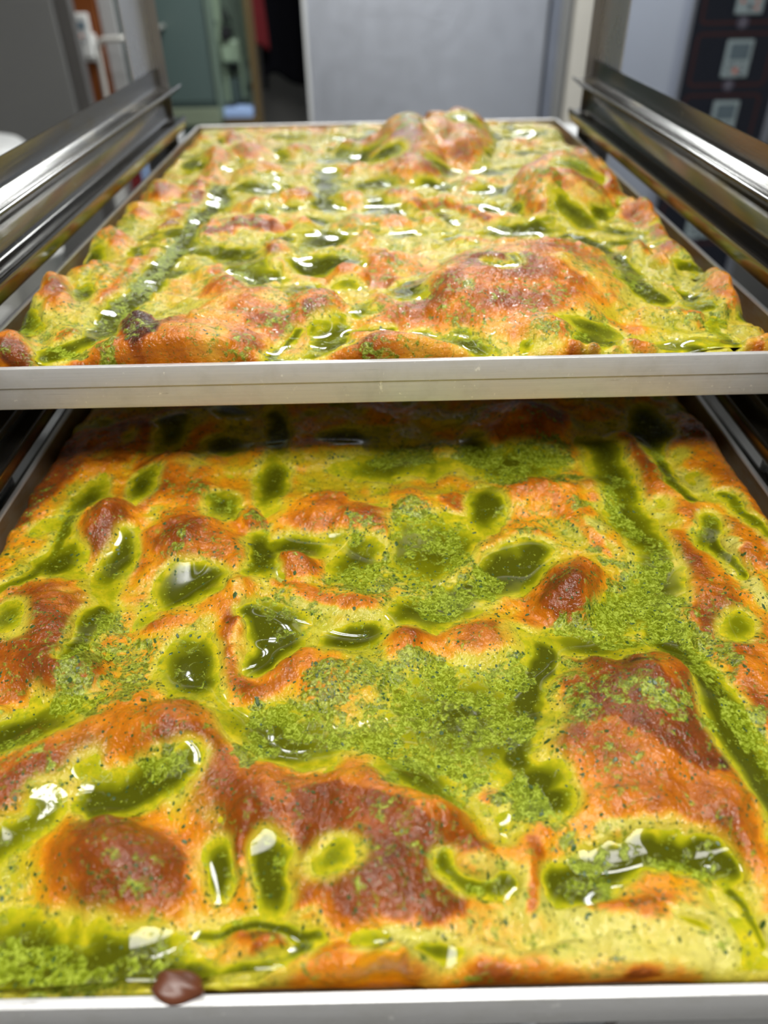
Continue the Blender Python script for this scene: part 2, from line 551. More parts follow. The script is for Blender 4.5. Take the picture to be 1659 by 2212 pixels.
def sstep(a, b, v):
    t = np.clip((v-a)/(b-a), 0, 1)
    return t*t*(3-2*t)


def inside(kind, g, X, Y):
    """1 at the heart of a feature, 0 at its outline, below 0 outside; g in millimetres"""
    if kind == 'E':
        cx, cy, rx, ry, a = g
        x = X*1000-cx; y = Y*1000-cy; c, s = np.cos(a), np.sin(a)
        return 1-np.sqrt(((x*c+y*s)/rx)**2+((-x*s+y*c)/ry)**2)
    if kind == 'L':
        w = g[0]; P = g[1:]
        best = np.full(X.shape, 1e9)
        x = X*1000; y = Y*1000
        for i in range(0, len(P)-2, 2):
            ax, ay, bx, by = P[i:i+4]
            dx, dy = bx-ax, by-ay
            t = np.clip(((x-ax)*dx+(y-ay)*dy)/(dx*dx+dy*dy+1e-9), 0, 1)
            best = np.minimum(best, (x-ax-t*dx)**2+(y-ay-t*dy)**2)
        return 1-np.sqrt(best)/w
    # polygon: signed distance over its softness
    w = g[0]; P = g[1:]
    x = X*1000; y = Y*1000
    best = np.full(X.shape, 1e9); ins = np.zeros(X.shape, bool)
    n = len(P)//2
    for i in range(n):
        ax, ay = P[2*i], P[2*i+1]; j = (i+1) % n
        bx, by = P[2*j], P[2*j+1]
        dx, dy = bx-ax, by-ay
        t = np.clip(((x-ax)*dx+(y-ay)*dy)/(dx*dx+dy*dy+1e-9), 0, 1)
        best = np.minimum(best, (x-ax-t*dx)**2+(y-ay-t*dy)**2)
        if ay != by:
            cond = ((ay > y) != (by > y)) & (x < (bx-ax)*(y-ay)/(by-ay)+ax)
            ins ^= cond
    d = np.sqrt(best)
    return np.where(ins, d, -d)/w


def reach(kind, g):
    if kind == 'E':
        r = max(g[2], g[3]); return g[0]-r, g[0]+r, g[1]-r, g[1]+r
    w = g[0]; P = g[1:]
    return min(P[0::2])-w, max(P[0::2])+w, min(P[1::2])-w, max(P[1::2])+w


def paint(feats, X, Y, fn, out, mode='add'):
    """apply every feature on the bounding part of the sheet only"""
    xs = X*1000; ys = Y*1000
    rowmin = ys.min(axis=1); rowmax = ys.max(axis=1)
    colmin = xs.min(axis=0); colmax = xs.max(axis=0)
    for kind, amp, par, g in feats:
        x0, x1, y0, y1 = reach(kind, g)
        m = 3
        r = np.where((rowmax >= y0-m) & (rowmin <= y1+m))[0]
        c = np.where((colmax >= x0-m) & (colmin <= x1+m))[0]
        if len(r) == 0 or len(c) == 0: continue
        sl = (slice(r[0], r[-1]+1), slice(c[0], c[-1]+1))
        v = fn(inside(kind, g, X[sl], Y[sl]), amp, par)
        if mode == 'add': out[sl] += v
        else: out[sl] = np.maximum(out[sl], v)
    return out


def dome(t, amp, par):
    t = np.clip(t, 0, 1)
    plump = (1-(1-t)**2)
    softf = t*t*(3-2*t)
    k = np.clip((1.25-par)/0.25, 0, 1)*0.6      # low exponents are tight bubbles, high ones gentle swells
    return amp*0.001*(k*plump*sstep(0, 0.25, t)+(1-k)*softf**0.8)


def soft(t, amp, par):
    return amp*sstep(-par*0.3, par, t)


def relief(F, X, Y, seed):
    """bread height over the tray rim without hollows, with hollows, and the sauce level"""
    wx = lattice(X, Y, 0.026, seed+3, 4, 0.55)*0.0045; wy = lattice(X, Y, 0.026, seed+4, 4, 0.55)*0.0045
    Xw, Yw = X+wx, Y+wy
    top = np.full(X.shape, F['base']*0.001)
    top += lattice(X, Y, 0.05, seed, 2)*F['swell']*0.001
    up = paint(F['domes'], Xw, Yw, dome, np.zeros(X.shape))
    top += lattice(X, Y, 0.014, seed+1, 3)*F['lumps']*0.001*(1-0.7*sstep(0.003, 0.009, up))
    hol = paint(F['hollows'], Xw, Yw, lambda t, a, p: a*0.001*sstep(-0.12, min(1.0, p+0.35), t), np.zeros(X.shape), 'max')
    n = lattice(X, Y, 0.021, seed+9, 3, 0.45)
    hol = np.maximum(hol, F['dimples']*0.001*sstep(0.30, 0.85, n)*(1-sstep(0.004, 0.010, up)))
    up = up+0.0022*sstep(0.25, 0.8, -n)
    return top+up, hol, up, Xw, Yw


# Survey of the two loaves in tray millimetres (x from the middle, y from the front rim).
# domes / hollows: shape, height or depth in mm, edge softness, geometry; marks: b browned, g green pulp, p pale crumb
lower_domes = [
    ('E', 12.2, 1.3, (-96.6, 196.9, 41.8, 31.2, 2.107)),
    ('E', 6.1, 1.2, (-69.1, 219.1, 13.0, 9.3, 1.874)),
    ('E', 8.54, 1.3, (-31.5, 222.5, 33.9, 23.0, 3.037)),
    ('E', 8.54, 1.3, (-143.4, 214.7, 29.0, 17.9, 1.920)),
    ('L', 4.39, 1.2, (15.8, -118.5, 268.3, -129.7, 229.8, -146.0, 203.8)),
    ('E', 10.98, 1.3, (-150.1, 144.7, 54.0, 31.6, 2.144)),
    ('L', 4.39, 1.2, (15.0, -70.4, 194.4, -66.7, 168.3, -81.5, 151.1, -96.6, 146.0)),
    ('L', 4.39, 1.2, (13.7, -66.9, 162.2, -69.2, 137.2, -65.7, 114.8, -52.0, 107.6, -38.6, 121.2)),
    ('L', 3.51, 1.2, (11.8, -50.9, 167.8, -25.2, 158.1, -2.6, 151.7)),
    ('E', 7.32, 1.3, (6.8, 132.5, 21.3, 15.9, 1.519)),
    ('E', 7.32, 1.3, (-21.4, 111.3, 32.5, 27.0, 2.973)),
    ('E', 7.32, 1.3, (40.6, 132.8, 27.5, 21.2, -3.020)),
    ('E', 14.64, 1.1, (79.9, 159.4, 25.7, 20.3, 1.016)),
    ('L', 7.03, 1.2, (15.6, 66.0, 229.2, 89.2, 236.6, 113.5, 235.7)),
    ('L', 5.27, 1.2, (14.7, 91.9, 226.3, 97.1, 206.9, 110.4, 183.6)),
    ('L', 5.27, 1.2, (12.6, 36.3, 176.1, 53.4, 190.5, 68.4, 200.5)),
    ('E', 6.1, 1.3, (14.9, 221.0, 27.6, 22.4, 1.494)),
    ('E', 7.32, 1.3, (-8.8, 206.6, 22.0, 21.3, 2.438)),
    ('E', 17.08, 1.15, (89.0, 83.0, 55.1, 44.8, 0.779)),
    ('E', 7.32, 1.3, (94.5, 108.3, 26.7, 19.5, 3.056)),
    ('L', 6.15, 1.2, (24.8, 139.1, 191.2, 142.9, 156.1, 143.2, 121.2, 144.2, 89.7)),
    ('L', 6.15, 1.2, (17.4, 138.6, 282.9, 140.8, 245.4, 147.6, 220.4, 156.0, 210.5)),
    ('L', 7.91, 1.2, (34.6, 185.4, 286.2, 187.6, 243.8, 190.7, 189.6)),
    ('L', 5.27, 1.2, (12.2, 164.9, 197.4, 164.4, 158.4)),
    ('L', 8.78, 1.2, (23.7, -135.6, 64.2, -120.4, 80.2, -98.3, 91.6, -77.1, 89.0, -65.5, 71.5, -49.0, 57.2)),
    ('E', 7.32, 1.2, (-81.8, 87.1, 23.0, 16.0, 2.866)),
    ('E', 17.08, 1.2, (-87.5, 36.4, 34.6, 24.2, 2.778)),
    ('E', 15.86, 1.2, (-5.6, 37.6, 44.9, 36.1, 2.661)),
    ('L', 6.15, 1.3, (20.4, -37.0, 62.0, -21.4, 66.9, 0.8, 59.5)),
    ('L', 5.27, 1.2, (9.3, 44.4, 48.7, 43.2, 33.7, 39.9, 22.7)),
    ('E', 7.32, 1.3, (73.8, 20.7, 32.7, 16.7, -3.059)),
    ('L', 4.39, 1.3, (12.9, 56.4, 48.4, 82.9, 51.0, 105.9, 47.4)),
    ('E', 7.32, 1.3, (29.4, 38.3, 13.9, 10.4, -3.022)),
    ('L', 5.27, 1.2, (7.4, -47.7, 53.9, -48.1, 39.9, -45.5, 31.2)),
    ('E', 9.76, 1.2, (-40.4, 12.8, 15.0, 7.2, 3.080)),
    ('L', 7.03, 1.1, (8.4, -57.1, 2.6, -39.6, 5.7, -21.5, 7.7, -3.3, 6.1)),
    ('E', 10.98, 1.1, (0.6, 6.1, 11.5, 6.9, 3.131)),
    ('L', 7.03, 1.1, (9.2, 22.4, 3.4, 43.5, 6.4, 66.5, 4.8, 81.1, 2.3)),
    ('L', 2.64, 1.2, (15.2, 11.7, 15.5, 45.2, 14.9, 77.8, 11.8, 105.3, 11.3)),
    ('E', 14.64, 1.2, (82.9, 303.3, 40.2, 34.1, -2.814)),
    ('L', 5.27, 1.2, (24.1, -162.0, 274.6, -141.2, 309.4, -110.2, 324.9)),
    ('L', 5.27, 1.2, (19.1, -72.5, 276.1, -40.9, 279.7, -19.6, 278.9)),
    ('L', 4.39, 1.3, (8.3, -110.8, 2.4, -91.0, 4.3, -72.4, 2.3)),
    ('L', 6.15, 1.2, (16.3, 110.1, 50.4, 113.0, 32.2, 114.1, 18.6)),
    ('E', 8.54, 1.3, (14.2, 49.3, 16.1, 11.2, -3.114)),
    ('L', 5.27, 1.3, (21.9, -105.4, 267.8, -107.0, 237.1)),
    ('E', 7.32, 1.2, (-43.7, 183.4, 15.6, 11.6, 2.971)),
    ('E', 9.76, 1.2, (-128.1, 114.1, 27.2, 15.8, 2.917)),
]

lower_hollows = [
    ('E', 7, 0.6, (-129.8, 248.5, 25.4, 9.0, -1.627)),
    ('E', 6, 0.6, (-158.4, 241.0, 21.5, 10.2, -1.773)),
    ('E', 7, 0.6, (-159.1, 192.0, 16.9, 14.9, 1.906)),
    ('E', 7, 0.6, (-130.1, 187.8, 23.4, 8.9, -1.712)),
    ('E', 6, 0.6, (-86.3, 230.3, 18.0, 12.3, -1.627)),
    ('E', 7, 0.6, (-63.1, 250.5, 31.3, 10.0, 1.696)),
    ('E', 7, 0.5, (-129.9, 306.2, 29.2, 10.4, -1.750)),
    ('E', 7, 0.5, (-93.5, 291.7, 20.5, 14.2, 2.911)),
    ('E', 8, 0.5, (-23.3, 296.8, 19.6, 16.0, 2.970)),
    ('E', 8, 0.5, (-62.8, 303.6, 38.2, 8.5, 1.676)),
    ('E', 6, 0.5, (-96.4, 328.9, 21.0, 12.2, 2.998)),
    ('E', 8, 0.6, (-59.7, 188.9, 25.0, 10.3, 1.718)),
    ('E', 7, 0.6, (-44.8, 196.4, 17.7, 11.5, 3.026)),
    ('E', 6, 0.6, (-14.3, 185.2, 19.7, 13.7, -2.407)),
    ('E', 9, 0.5, (-90.2, 169.6, 22.8, 13.9, 3.114)),
    ('L', 8, 0.6, (9.5, -59.9, 147.7, -51.0, 131.5, -52.1, 124.0)),
    ('E', 9, 0.5, (-49.1, 140.6, 19.2, 16.0, 1.519)),
    ('E', 7, 0.5, (-17.1, 138.9, 15.3, 10.0, -2.889)),
    ('E', 9, 0.6, (-82.1, 121.1, 21.0, 14.3, 1.897)),
    ('L', 7, 0.6, (5.5, -126.4, 153.8, -128.9, 137.5, -131.0, 120.0)),
    ('E', 8, 0.6, (-137.6, 90.5, 24.4, 11.5, -3.087)),
    ('E', 8, 0.6, (51.3, 223.7, 23.4, 11.7, 1.417)),
    ('E', 8, 0.6, (51.7, 273.9, 25.1, 9.3, 1.446)),
    ('L', 8, 0.6, (11.7, 66.6, 190.1, 51.7, 170.9, 32.4, 157.9, 19.6, 151.0)),
    ('L', 6, 0.7, (13.5, 122.6, 283.5, 121.5, 229.3, 123.8, 188.3, 118.5, 156.8, 100.4, 143.2)),
    ('E', 9, 0.6, (157.8, 298.7, 37.8, 13.1, 1.244)),
    ('L', 6, 0.6, (5.7, 152.5, 263.0, 149.3, 240.8, 156.2, 224.9)),
    ('E', 6, 0.6, (155.5, 199.5, 16.3, 7.9, 1.120)),
    ('L', 6, 0.6, (4.0, 155.8, 194.2, 157.1, 177.3, 158.8, 168.3)),
    ('L', 5, 0.6, (4.2, 174.0, 227.5, 178.1, 207.9, 181.7, 189.9)),
    ('L', 8, 0.6, (7.0, 62.0, 123.4, 54.9, 109.3, 47.6, 92.1, 40.9, 76.4)),
    ('L', 8, 0.6, (10.3, 118.1, 142.6, 117.4, 117.1, 122.1, 90.3, 125.4, 65.3, 128.1, 50.1)),
    ('E', 9, 0.6, (46.0, 67.1, 12.3, 9.8, 3.096)),
    ('E', 8, 0.6, (48.4, 58.4, 12.3, 9.1, 2.794)),
    ('E', 9, 0.6, (57.5, 31.9, 11.3, 7.5, -2.985)),
    ('L', 8, 0.6, (6.1, 64.1, 36.8, 73.8, 40.3, 87.2, 40.8, 100.1, 36.1)),
    ('L', 5, 0.6, (3.3, 16.9, 36.4, 24.2, 30.9, 35.6, 31.3)),
    ('L', 8, 0.6, (9.0, -102.9, 60.9, -93.2, 65.9, -81.8, 71.9, -73.8, 72.6)),
    ('E', 7, 0.6, (-55.6, 38.6, 11.7, 5.8, 1.792)),
    ('E', 9, 0.6, (-38.2, 36.1, 13.7, 8.3, 1.911)),
    ('L', 8, 0.6, (10.9, -124.2, 15.7, -107.5, 14.1, -87.4, 9.5, -69.0, 9.7)),
    ('E', 8, 0.6, (-63.9, 7.3, 9.4, 5.7, 2.981)),
    ('L', 6, 0.6, (2.8, -57.7, 8.9, -47.3, 5.2, -34.7, 9.1, -28.5, 13.8)),
    ('L', 5, 0.6, (2.2, -58.6, 17.5, -41.3, 19.7, -24.7, 17.5)),
    ('E', 5, 0.6, (-18.0, 37.8, 11.0, 7.6, 3.071)),
    ('E', 5, 0.6, (-161.6, 143.7, 17.0, 10.2, 2.229)),
    ('L', 5, 0.6, (7.2, -131.4, 46.2, -122.3, 53.9, -120.0, 60.5)),
    ('E', 7, 0.7, (26.0, 92.6, 38.9, 29.3, -3.069)),
    ('E', 6, 0.7, (-39.4, 88.1, 32.8, 14.0, 2.984)),
    ('E', 6, 0.7, (22.4, 191.5, 31.5, 28.2, -3.022)),
    ('E', 6, 0.7, (11.4, 148.4, 21.3, 16.5, -3.141)),
    ('E', 5, 0.7, (82.9, 127.8, 26.3, 9.1, 3.016)),
    ('E', 7, 0.7, (69.0, 266.1, 36.7, 18.8, -3.139)),
    ('E', 6, 0.7, (6.6, 263.7, 39.7, 18.6, 3.103)),
    ('L', 5, 0.6, (5.7, -161.3, 222.9, -168.2, 177.5, -176.3, 165.4)),
    ('E', 6, 0.7, (7.4, 66.3, 18.9, 10.4, 2.712)),
    ('E', 5, 0.6, (146.3, 133.8, 13.8, 8.1, 0.969)),
    ('E', 5, 0.6, (83.9, 17.9, 8.2, 2.5, 2.552)),
    ('L', 5, 0.6, (1.9, 98.6, 28.3, 101.6, 21.5, 104.1, 11.3)),
    ('E', 4, 0.7, (-1.9, 8.5, 4.6, 1.7, 3.123)),
    ('E', 5, 0.6, (9.9, 8.8, 9.3, 2.2, 3.126)),
]

lower_marks = [
    ('b', 'E', 0.75, 0.6, (-96.3, 200.1, 25.1, 19.5, 2.645)),
    ('b', 'E', 0.6, 0.7, (-140.5, 204.7, 24.8, 15.2, 1.925)),
    ('b', 'E', 0.6, 0.5, (-31.8, 214.9, 26.4, 13.4, 3.078)),
    ('b', 'E', 0.75, 0.4, (-67.6, 213.6, 8.8, 6.5, 1.905)),
    ('b', 'L', 0.55, 0.9, (8.5, -77.4, 213.4, -67.1, 184.1, -64.3, 157.7, -80.9, 150.6, -101.6, 143.9)),
    ('b', 'L', 0.6, 0.9, (12.9, -115.9, 262.2, -128.1, 227.6, -135.5, 288.1)),
    ('b', 'G', 0.6, 1, (6.5, -223.5, 311.7, -143.0, 320.0, -126.4, 292.9, -146.6, 267.3, -164.6, 268.9, -184.1, 220.1, -192.4, 205.5, -220.9, 276.6)),
    ('b', 'G', 0.62, 1, (4.9, -166.5, 165.8, -142.9, 178.1, -131.5, 156.9, -130.6, 127.5, -129.5, 108.1, -144.3, 103.4, -158.0, 95.7, -186.8, 161.7)),
    ('b', 'L', 0.6, 0.8, (6.8, -68.8, 151.6, -69.2, 133.9, -64.3, 113.2, -51.4, 105.5, -41.1, 113.7)),
    ('b', 'L', 0.6, 0.8, (6.2, -50.5, 167.6, -25.0, 157.3, -2.6, 151.7)),
    ('b', 'E', 0.62, 0.7, (4.7, 129.7, 15.9, 11.7, 1.531)),
    ('b', 'E', 0.6, 0.7, (39.8, 131.9, 20.6, 13.8, -3.090)),
    ('b', 'E', 0.86, 0.6, (77.0, 155.4, 17.1, 13.3, 1.046)),
    ('b', 'G', 0.6, 1, (4.1, 60.2, 224.6, 82.3, 230.8, 109.8, 234.2, 112.8, 224.1, 96.8, 220.5, 95.8, 205.6, 107.6, 188.0, 108.2, 180.6, 93.0, 190.2, 85.7, 208.7, 83.5, 222.7)),
    ('b', 'L', 0.45, 0.9, (6.6, 37.4, 177.0, 53.1, 189.8, 63.3, 199.3)),
    ('b', 'G', 0.85, 1, (5.1, 64.4, 119.9, 84.0, 130.5, 99.9, 115.4, 107.2, 96.6, 116.8, 79.3, 114.0, 62.2, 104.4, 59.1, 88.7, 69.5, 73.6, 82.8, 56.4, 90.2)),
    ('b', 'G', 0.62, 1, (4.6, 56.4, 90.2, 73.6, 82.8, 88.7, 69.5, 110.5, 58.9, 119.0, 46.2, 107.3, 19.2, 106.6, 36.5, 94.8, 46.6, 70.9, 46.3, 59.6, 46.5, 57.3, 62.6)),
    ('b', 'E', 1, 0.8, (112.8, 66.9, 7.4, 4.4, 0.986)),
    ('b', 'E', 1, 0.8, (97.2, 109.3, 10.5, 4.2, 2.756)),
    ('b', 'L', 0.66, 0.7, (13.4, 136.6, 183.1, 139.1, 149.9, 140.3, 118.3, 141.1, 90.1)),
    ('b', 'L', 0.66, 0.8, (11.6, 136.5, 279.1, 138.8, 242.2, 144.5, 221.0, 156.3, 207.5)),
    ('b', 'L', 0.62, 0.7, (20.7, 176.8, 281.3, 183.2, 237.7, 184.8, 192.6)),
    ('b', 'E', 0.6, 0.7, (165.1, 176.6, 19.8, 6.3, 1.326)),
    ('b', 'L', 0.7, 0.7, (12.3, -136.3, 57.6, -119.2, 74.4, -97.5, 84.8, -76.5, 83.7, -64.5, 73.5, -46.3, 51.6)),
    ('b', 'E', 0.85, 0.8, (-77.7, 80.6, 15.8, 9.2, 2.987)),
    ('b', 'E', 0.82, 0.7, (-83.5, 35.4, 25.3, 14.8, 2.955)),
    ('b', 'G', 0.85, 1, (5.1, -39.5, 53.1, -31.8, 64.3, -17.7, 66.1, 2.4, 58.1, 17.6, 42.3, 21.0, 31.0, 21.0, 17.7, 4.8, 13.4, -13.5, 16.2, -24.4, 23.5, -31.2, 38.3)),
    ('b', 'G', 0.65, 1, (3.8, -109.9, 2.2, -90.6, 4.8, -80.8, 3.1, -68.2, 1.8, -67.7, -0.9, -108.7, -1.5)),
    ('b', 'L', 0.6, 0.8, (4.3, -58.1, -0.4, -38.5, 2.5, -20.9, 4.5, -5.7, 2.0)),
    ('b', 'E', 0.65, 0.6, (1.8, 3.6, 7.8, 4.2, 3.131)),
    ('b', 'L', 0.75, 0.8, (3.8, 21.9, 1.7, 42.2, 3.3, 64.5, 2.6, 71.8, 1.4)),
    ('b', 'E', 0.6, 0.6, (-38.5, 11.4, 5.7, 3.2, 3.056)),
    ('b', 'L', 0.6, 0.8, (3.4, 42.7, 42.6, 42.4, 32.6, 38.8, 24.0)),
    ('b', 'E', 0.42, 0.8, (72.6, 22.3, 9.9, 4.8, -3.072)),
    ('b', 'E', 0.7, 0.7, (74.8, 293.8, 34.1, 22.3, -3.096)),
    ('b', 'E', 0.6, 0.7, (34.7, 231.2, 12.1, 9.8, -3.076)),
    ('b', 'E', 0.5, 0.8, (10.7, 237.2, 14.8, 8.5, 3.108)),
    ('b', 'E', 0.6, 0.7, (30.1, 265.8, 10.3, 9.2, -3.034)),
    ('b', 'E', 0.6, 0.6, (-40.6, 176.3, 15.1, 7.2, -2.894)),
    ('b', 'E', 0.55, 0.6, (25.5, 87.4, 5.1, 2.8, -3.134)),
    ('b', 'E', 0.55, 0.6, (19.4, 147.6, 4.0, 2.8, -3.134)),
    ('b', 'E', 0.5, 0.8, (-120.8, 106.1, 16.9, 8.8, 2.979)),
    ('b', 'E', 0.7, 0.6, (32.3, 61.4, 5.8, 5.1, -2.769)),
    ('p', 'E', 0.9, 0.8, (-62.3, 40.0, 9.3, 4.3, 1.815)),
    ('p', 'E', 0.9, 0.8, (-45.5, 34.9, 8.8, 2.9, 1.720)),
    ('p', 'G', 1, 1, (4.0, -21.3, 12.1, 18.9, 23.9, 46.3, 34.1, 59.6, 22.3, 88.3, 26.2, 113.3, 21.2, 106.3, 0.9, 67.2, 3.1, 29.9, 6.4, 4.4, 6.6)),
    ('p', 'E', 1, 0.8, (25.5, 35.6, 10.3, 6.0, -3.113)),
    ('p', 'L', 0.9, 0.8, (3.5, 66.5, 43.9, 80.3, 45.9, 100.3, 43.5)),
    ('p', 'L', 0.9, 0.8, (5.4, 159.2, 186.7, 160.4, 151.6)),
    ('p', 'E', 0.8, 0.8, (95.6, 24.9, 15.6, 8.0, -3.032)),
    ('p', 'E', 0.7, 0.8, (-44.4, 11.8, 8.2, 4.9, 3.026)),
    ('p', 'E', 0.6, 0.8, (97.0, 200.7, 13.8, 5.9, -3.129)),
    ('p', 'L', 0.7, 0.9, (3.5, -65.6, 161.5, -62.0, 129.7, -54.1, 121.9)),
    ('p', 'L', 0.6, 0.9, (3.2, -45.6, 155.7, -28.9, 151.4, -4.7, 144.5)),
    ('p', 'E', 0.6, 0.8, (37.8, 30.5, 17.2, 4.3, 3.130)),
    ('p', 'L', 0.7, 0.9, (7.3, 155.8, 253.3, 163.1, 238.5)),
    ('p', 'G', 0.7, 1, (2.7, -63.5, 25.5, -21.7, 23.3, -13.5, 15.4, -30.0, 18.9, -48.4, 17.1, -65.1, 15.0)),
    ('g', 'G', 1, 1, (4.8, -62.6, 82.1, -51.4, 105.5, -35.2, 106.9, -37.6, 117.0, -27.4, 126.5, -16.1, 124.4, -4.9, 119.0, 10.0, 120.8, 21.3, 121.3, 39.5, 117.8, 57.7, 126.0, 57.0, 110.5, 48.5, 83.1, 38.9, 73.2, 33.4, 57.8, 15.0, 48.3, 3.6, 52.3, -8.5, 75.9, -18.3, 75.9, -29.0, 85.1, -42.1, 79.7, -53.9, 75.1)),
    ('g', 'G', 1, 1, (6.0, 0.8, 231.3, 15.6, 237.0, 29.2, 222.3, 40.2, 213.3, 38.7, 197.3, 47.5, 178.7, 54.7, 167.6, 44.1, 152.9, 26.6, 140.3, 17.2, 143.9, 3.5, 154.3, -25.1, 160.3, -39.8, 164.0, -30.3, 176.5, -2.1, 193.6)),
    ('g', 'G', 1, 1, (6.4, -56.4, 278.1, -19.4, 271.7, 10.2, 294.0, 45.1, 287.2, 71.2, 284.6, 96.2, 289.6, 113.9, 280.0, 111.3, 240.0, 82.2, 231.1, 62.6, 226.7, 42.9, 264.2, 6.7, 266.2, -34.9, 265.5)),
    ('g', 'G', 1, 1, (5.5, 120.7, 285.9, 127.1, 248.7, 127.0, 213.0, 131.6, 186.2, 129.5, 154.4, 134.2, 125.3, 131.4, 99.4, 136.4, 86.9, 119.4, 47.5, 119.8, 73.0, 110.3, 94.1, 114.7, 129.9, 91.3, 124.2, 68.8, 132.6, 58.0, 128.0, 61.0, 144.5, 90.1, 150.5, 101.2, 169.4, 90.2, 187.5, 71.0, 190.9, 71.9, 197.7, 99.6, 191.4, 109.2, 181.0, 110.5, 214.2)),
    ('g', 'G', 0.9, 1, (4.7, -129.8, 151.2, -117.6, 156.2, -98.2, 135.5, -91.7, 110.4, -105.9, 94.4, -127.8, 102.6, -127.7, 109.3)),
    ('g', 'G', 0.7, 1, (5.6, -114.9, 204.6, -81.1, 204.4, -76.4, 189.6, -79.7, 178.7, -107.3, 178.1)),
    ('g', 'E', 0.8, 0.7, (-15.5, 203.6, 20.8, 11.1, 3.090)),
    ('g', 'E', 0.8, 0.5, (-45.1, 148.9, 20.1, 17.4, 2.107)),
    ('g', 'E', 0.8, 0.7, (-21.0, 109.6, 20.4, 14.1, 3.057)),
    ('g', 'E', 0.8, 0.6, (-37.8, 35.3, 10.3, 7.2, 1.794)),
    ('g', 'E', 0.7, 0.6, (-55.6, 38.7, 9.0, 5.1, 1.822)),
    ('g', 'E', 0.9, 0.6, (-81.8, 68.0, 13.9, 9.5, -2.994)),
    ('g', 'G', 1, 1, (2.9, -128.7, 24.4, -111.3, 21.8, -89.0, 15.0, -71.3, 13.6, -60.2, 7.4, -60.8, 1.5, -84.8, 3.3, -119.8, 4.2)),
    ('g', 'G', 0.9, 1, (3.2, 30.1, 56.5, 41.8, 71.3, 56.5, 59.0, 59.5, 45.5, 63.5, 40.5, 102.7, 41.1, 101.4, 34.6, 76.2, 31.2, 58.9, 24.3, 48.5, 30.2, 51.4, 39.7)),
    ('g', 'E', 0.8, 0.6, (23.9, 30.4, 9.9, 2.0, 2.984)),
    ('g', 'E', 0.7, 0.7, (-17.1, 31.1, 8.8, 5.9, 3.076)),
    ('g', 'G', 0.8, 1, (4.4, 66.1, 119.5, 83.4, 118.1, 107.2, 96.6, 114.0, 82.0, 88.5, 80.0, 68.8, 88.8, 58.8, 102.9)),
    ('g', 'E', 0.7, 0.7, (152.3, 258.3, 28.7, 9.7, 1.122)),
    ('g', 'E', 0.7, 0.7, (152.5, 195.6, 19.5, 12.2, 0.989)),
    ('g', 'E', 0.8, 0.7, (-135.2, 89.7, 21.1, 8.0, 3.048)),
    ('g', 'E', 0.7, 0.7, (-166.7, 222.7, 26.6, 12.3, -1.669)),
    ('g', 'L', 0.7, 0.8, (6.2, -98.9, 237.8, -81.6, 230.1, -64.5, 212.7)),
    ('g', 'L', 0.6, 0.8, (6.5, -174.7, 194.7, -173.0, 160.9)),
    ('g', 'L', 0.5, 0.8, (4.0, -39.2, 14.2, -24.5, 16.3)),
    ('g', 'E', 0.6, 0.7, (141.1, 128.1, 11.9, 8.3, 1.157)),
    ('g', 'E', 0.6, 0.7, (-112.1, 50.0, 11.0, 4.7, 3.032)),
    ('g', 'E', 0.9, 0.6, (95.5, 220.2, 9.2, 7.6, -2.598)),
    ('g', 'G', 0.8, 1, (4.6, 59.7, 220.7, 81.3, 222.5, 83.7, 209.7, 69.5, 196.1, 44.3, 190.3)),
    ('g', 'E', 0.5, 0.9, (-83.1, 33.1, 22.7, 13.1, 2.964)),
    ('g', 'E', 0.4, 0.9, (-73.3, 79.4, 34.3, 11.9, 3.086)),
    ('g', 'L', 0.6, 0.8, (3.1, 4.4, 4.8, 17.4, 6.9, 29.7, 4.4)),
    ('g', 'E', 0.55, 0.9, (1.0, 62.4, 14.5, 5.4, 2.920)),
    ('g', 'E', 0.5, 0.9, (-157.8, 135.1, 15.9, 10.1, 2.319)),
    ('g', 'E', 0.5, 0.9, (40.6, 22.6, 13.9, 5.4, -3.134)),
    ('g', 'E', 0.5, 0.9, (-35.2, 53.8, 12.6, 6.8, 3.073)),
]

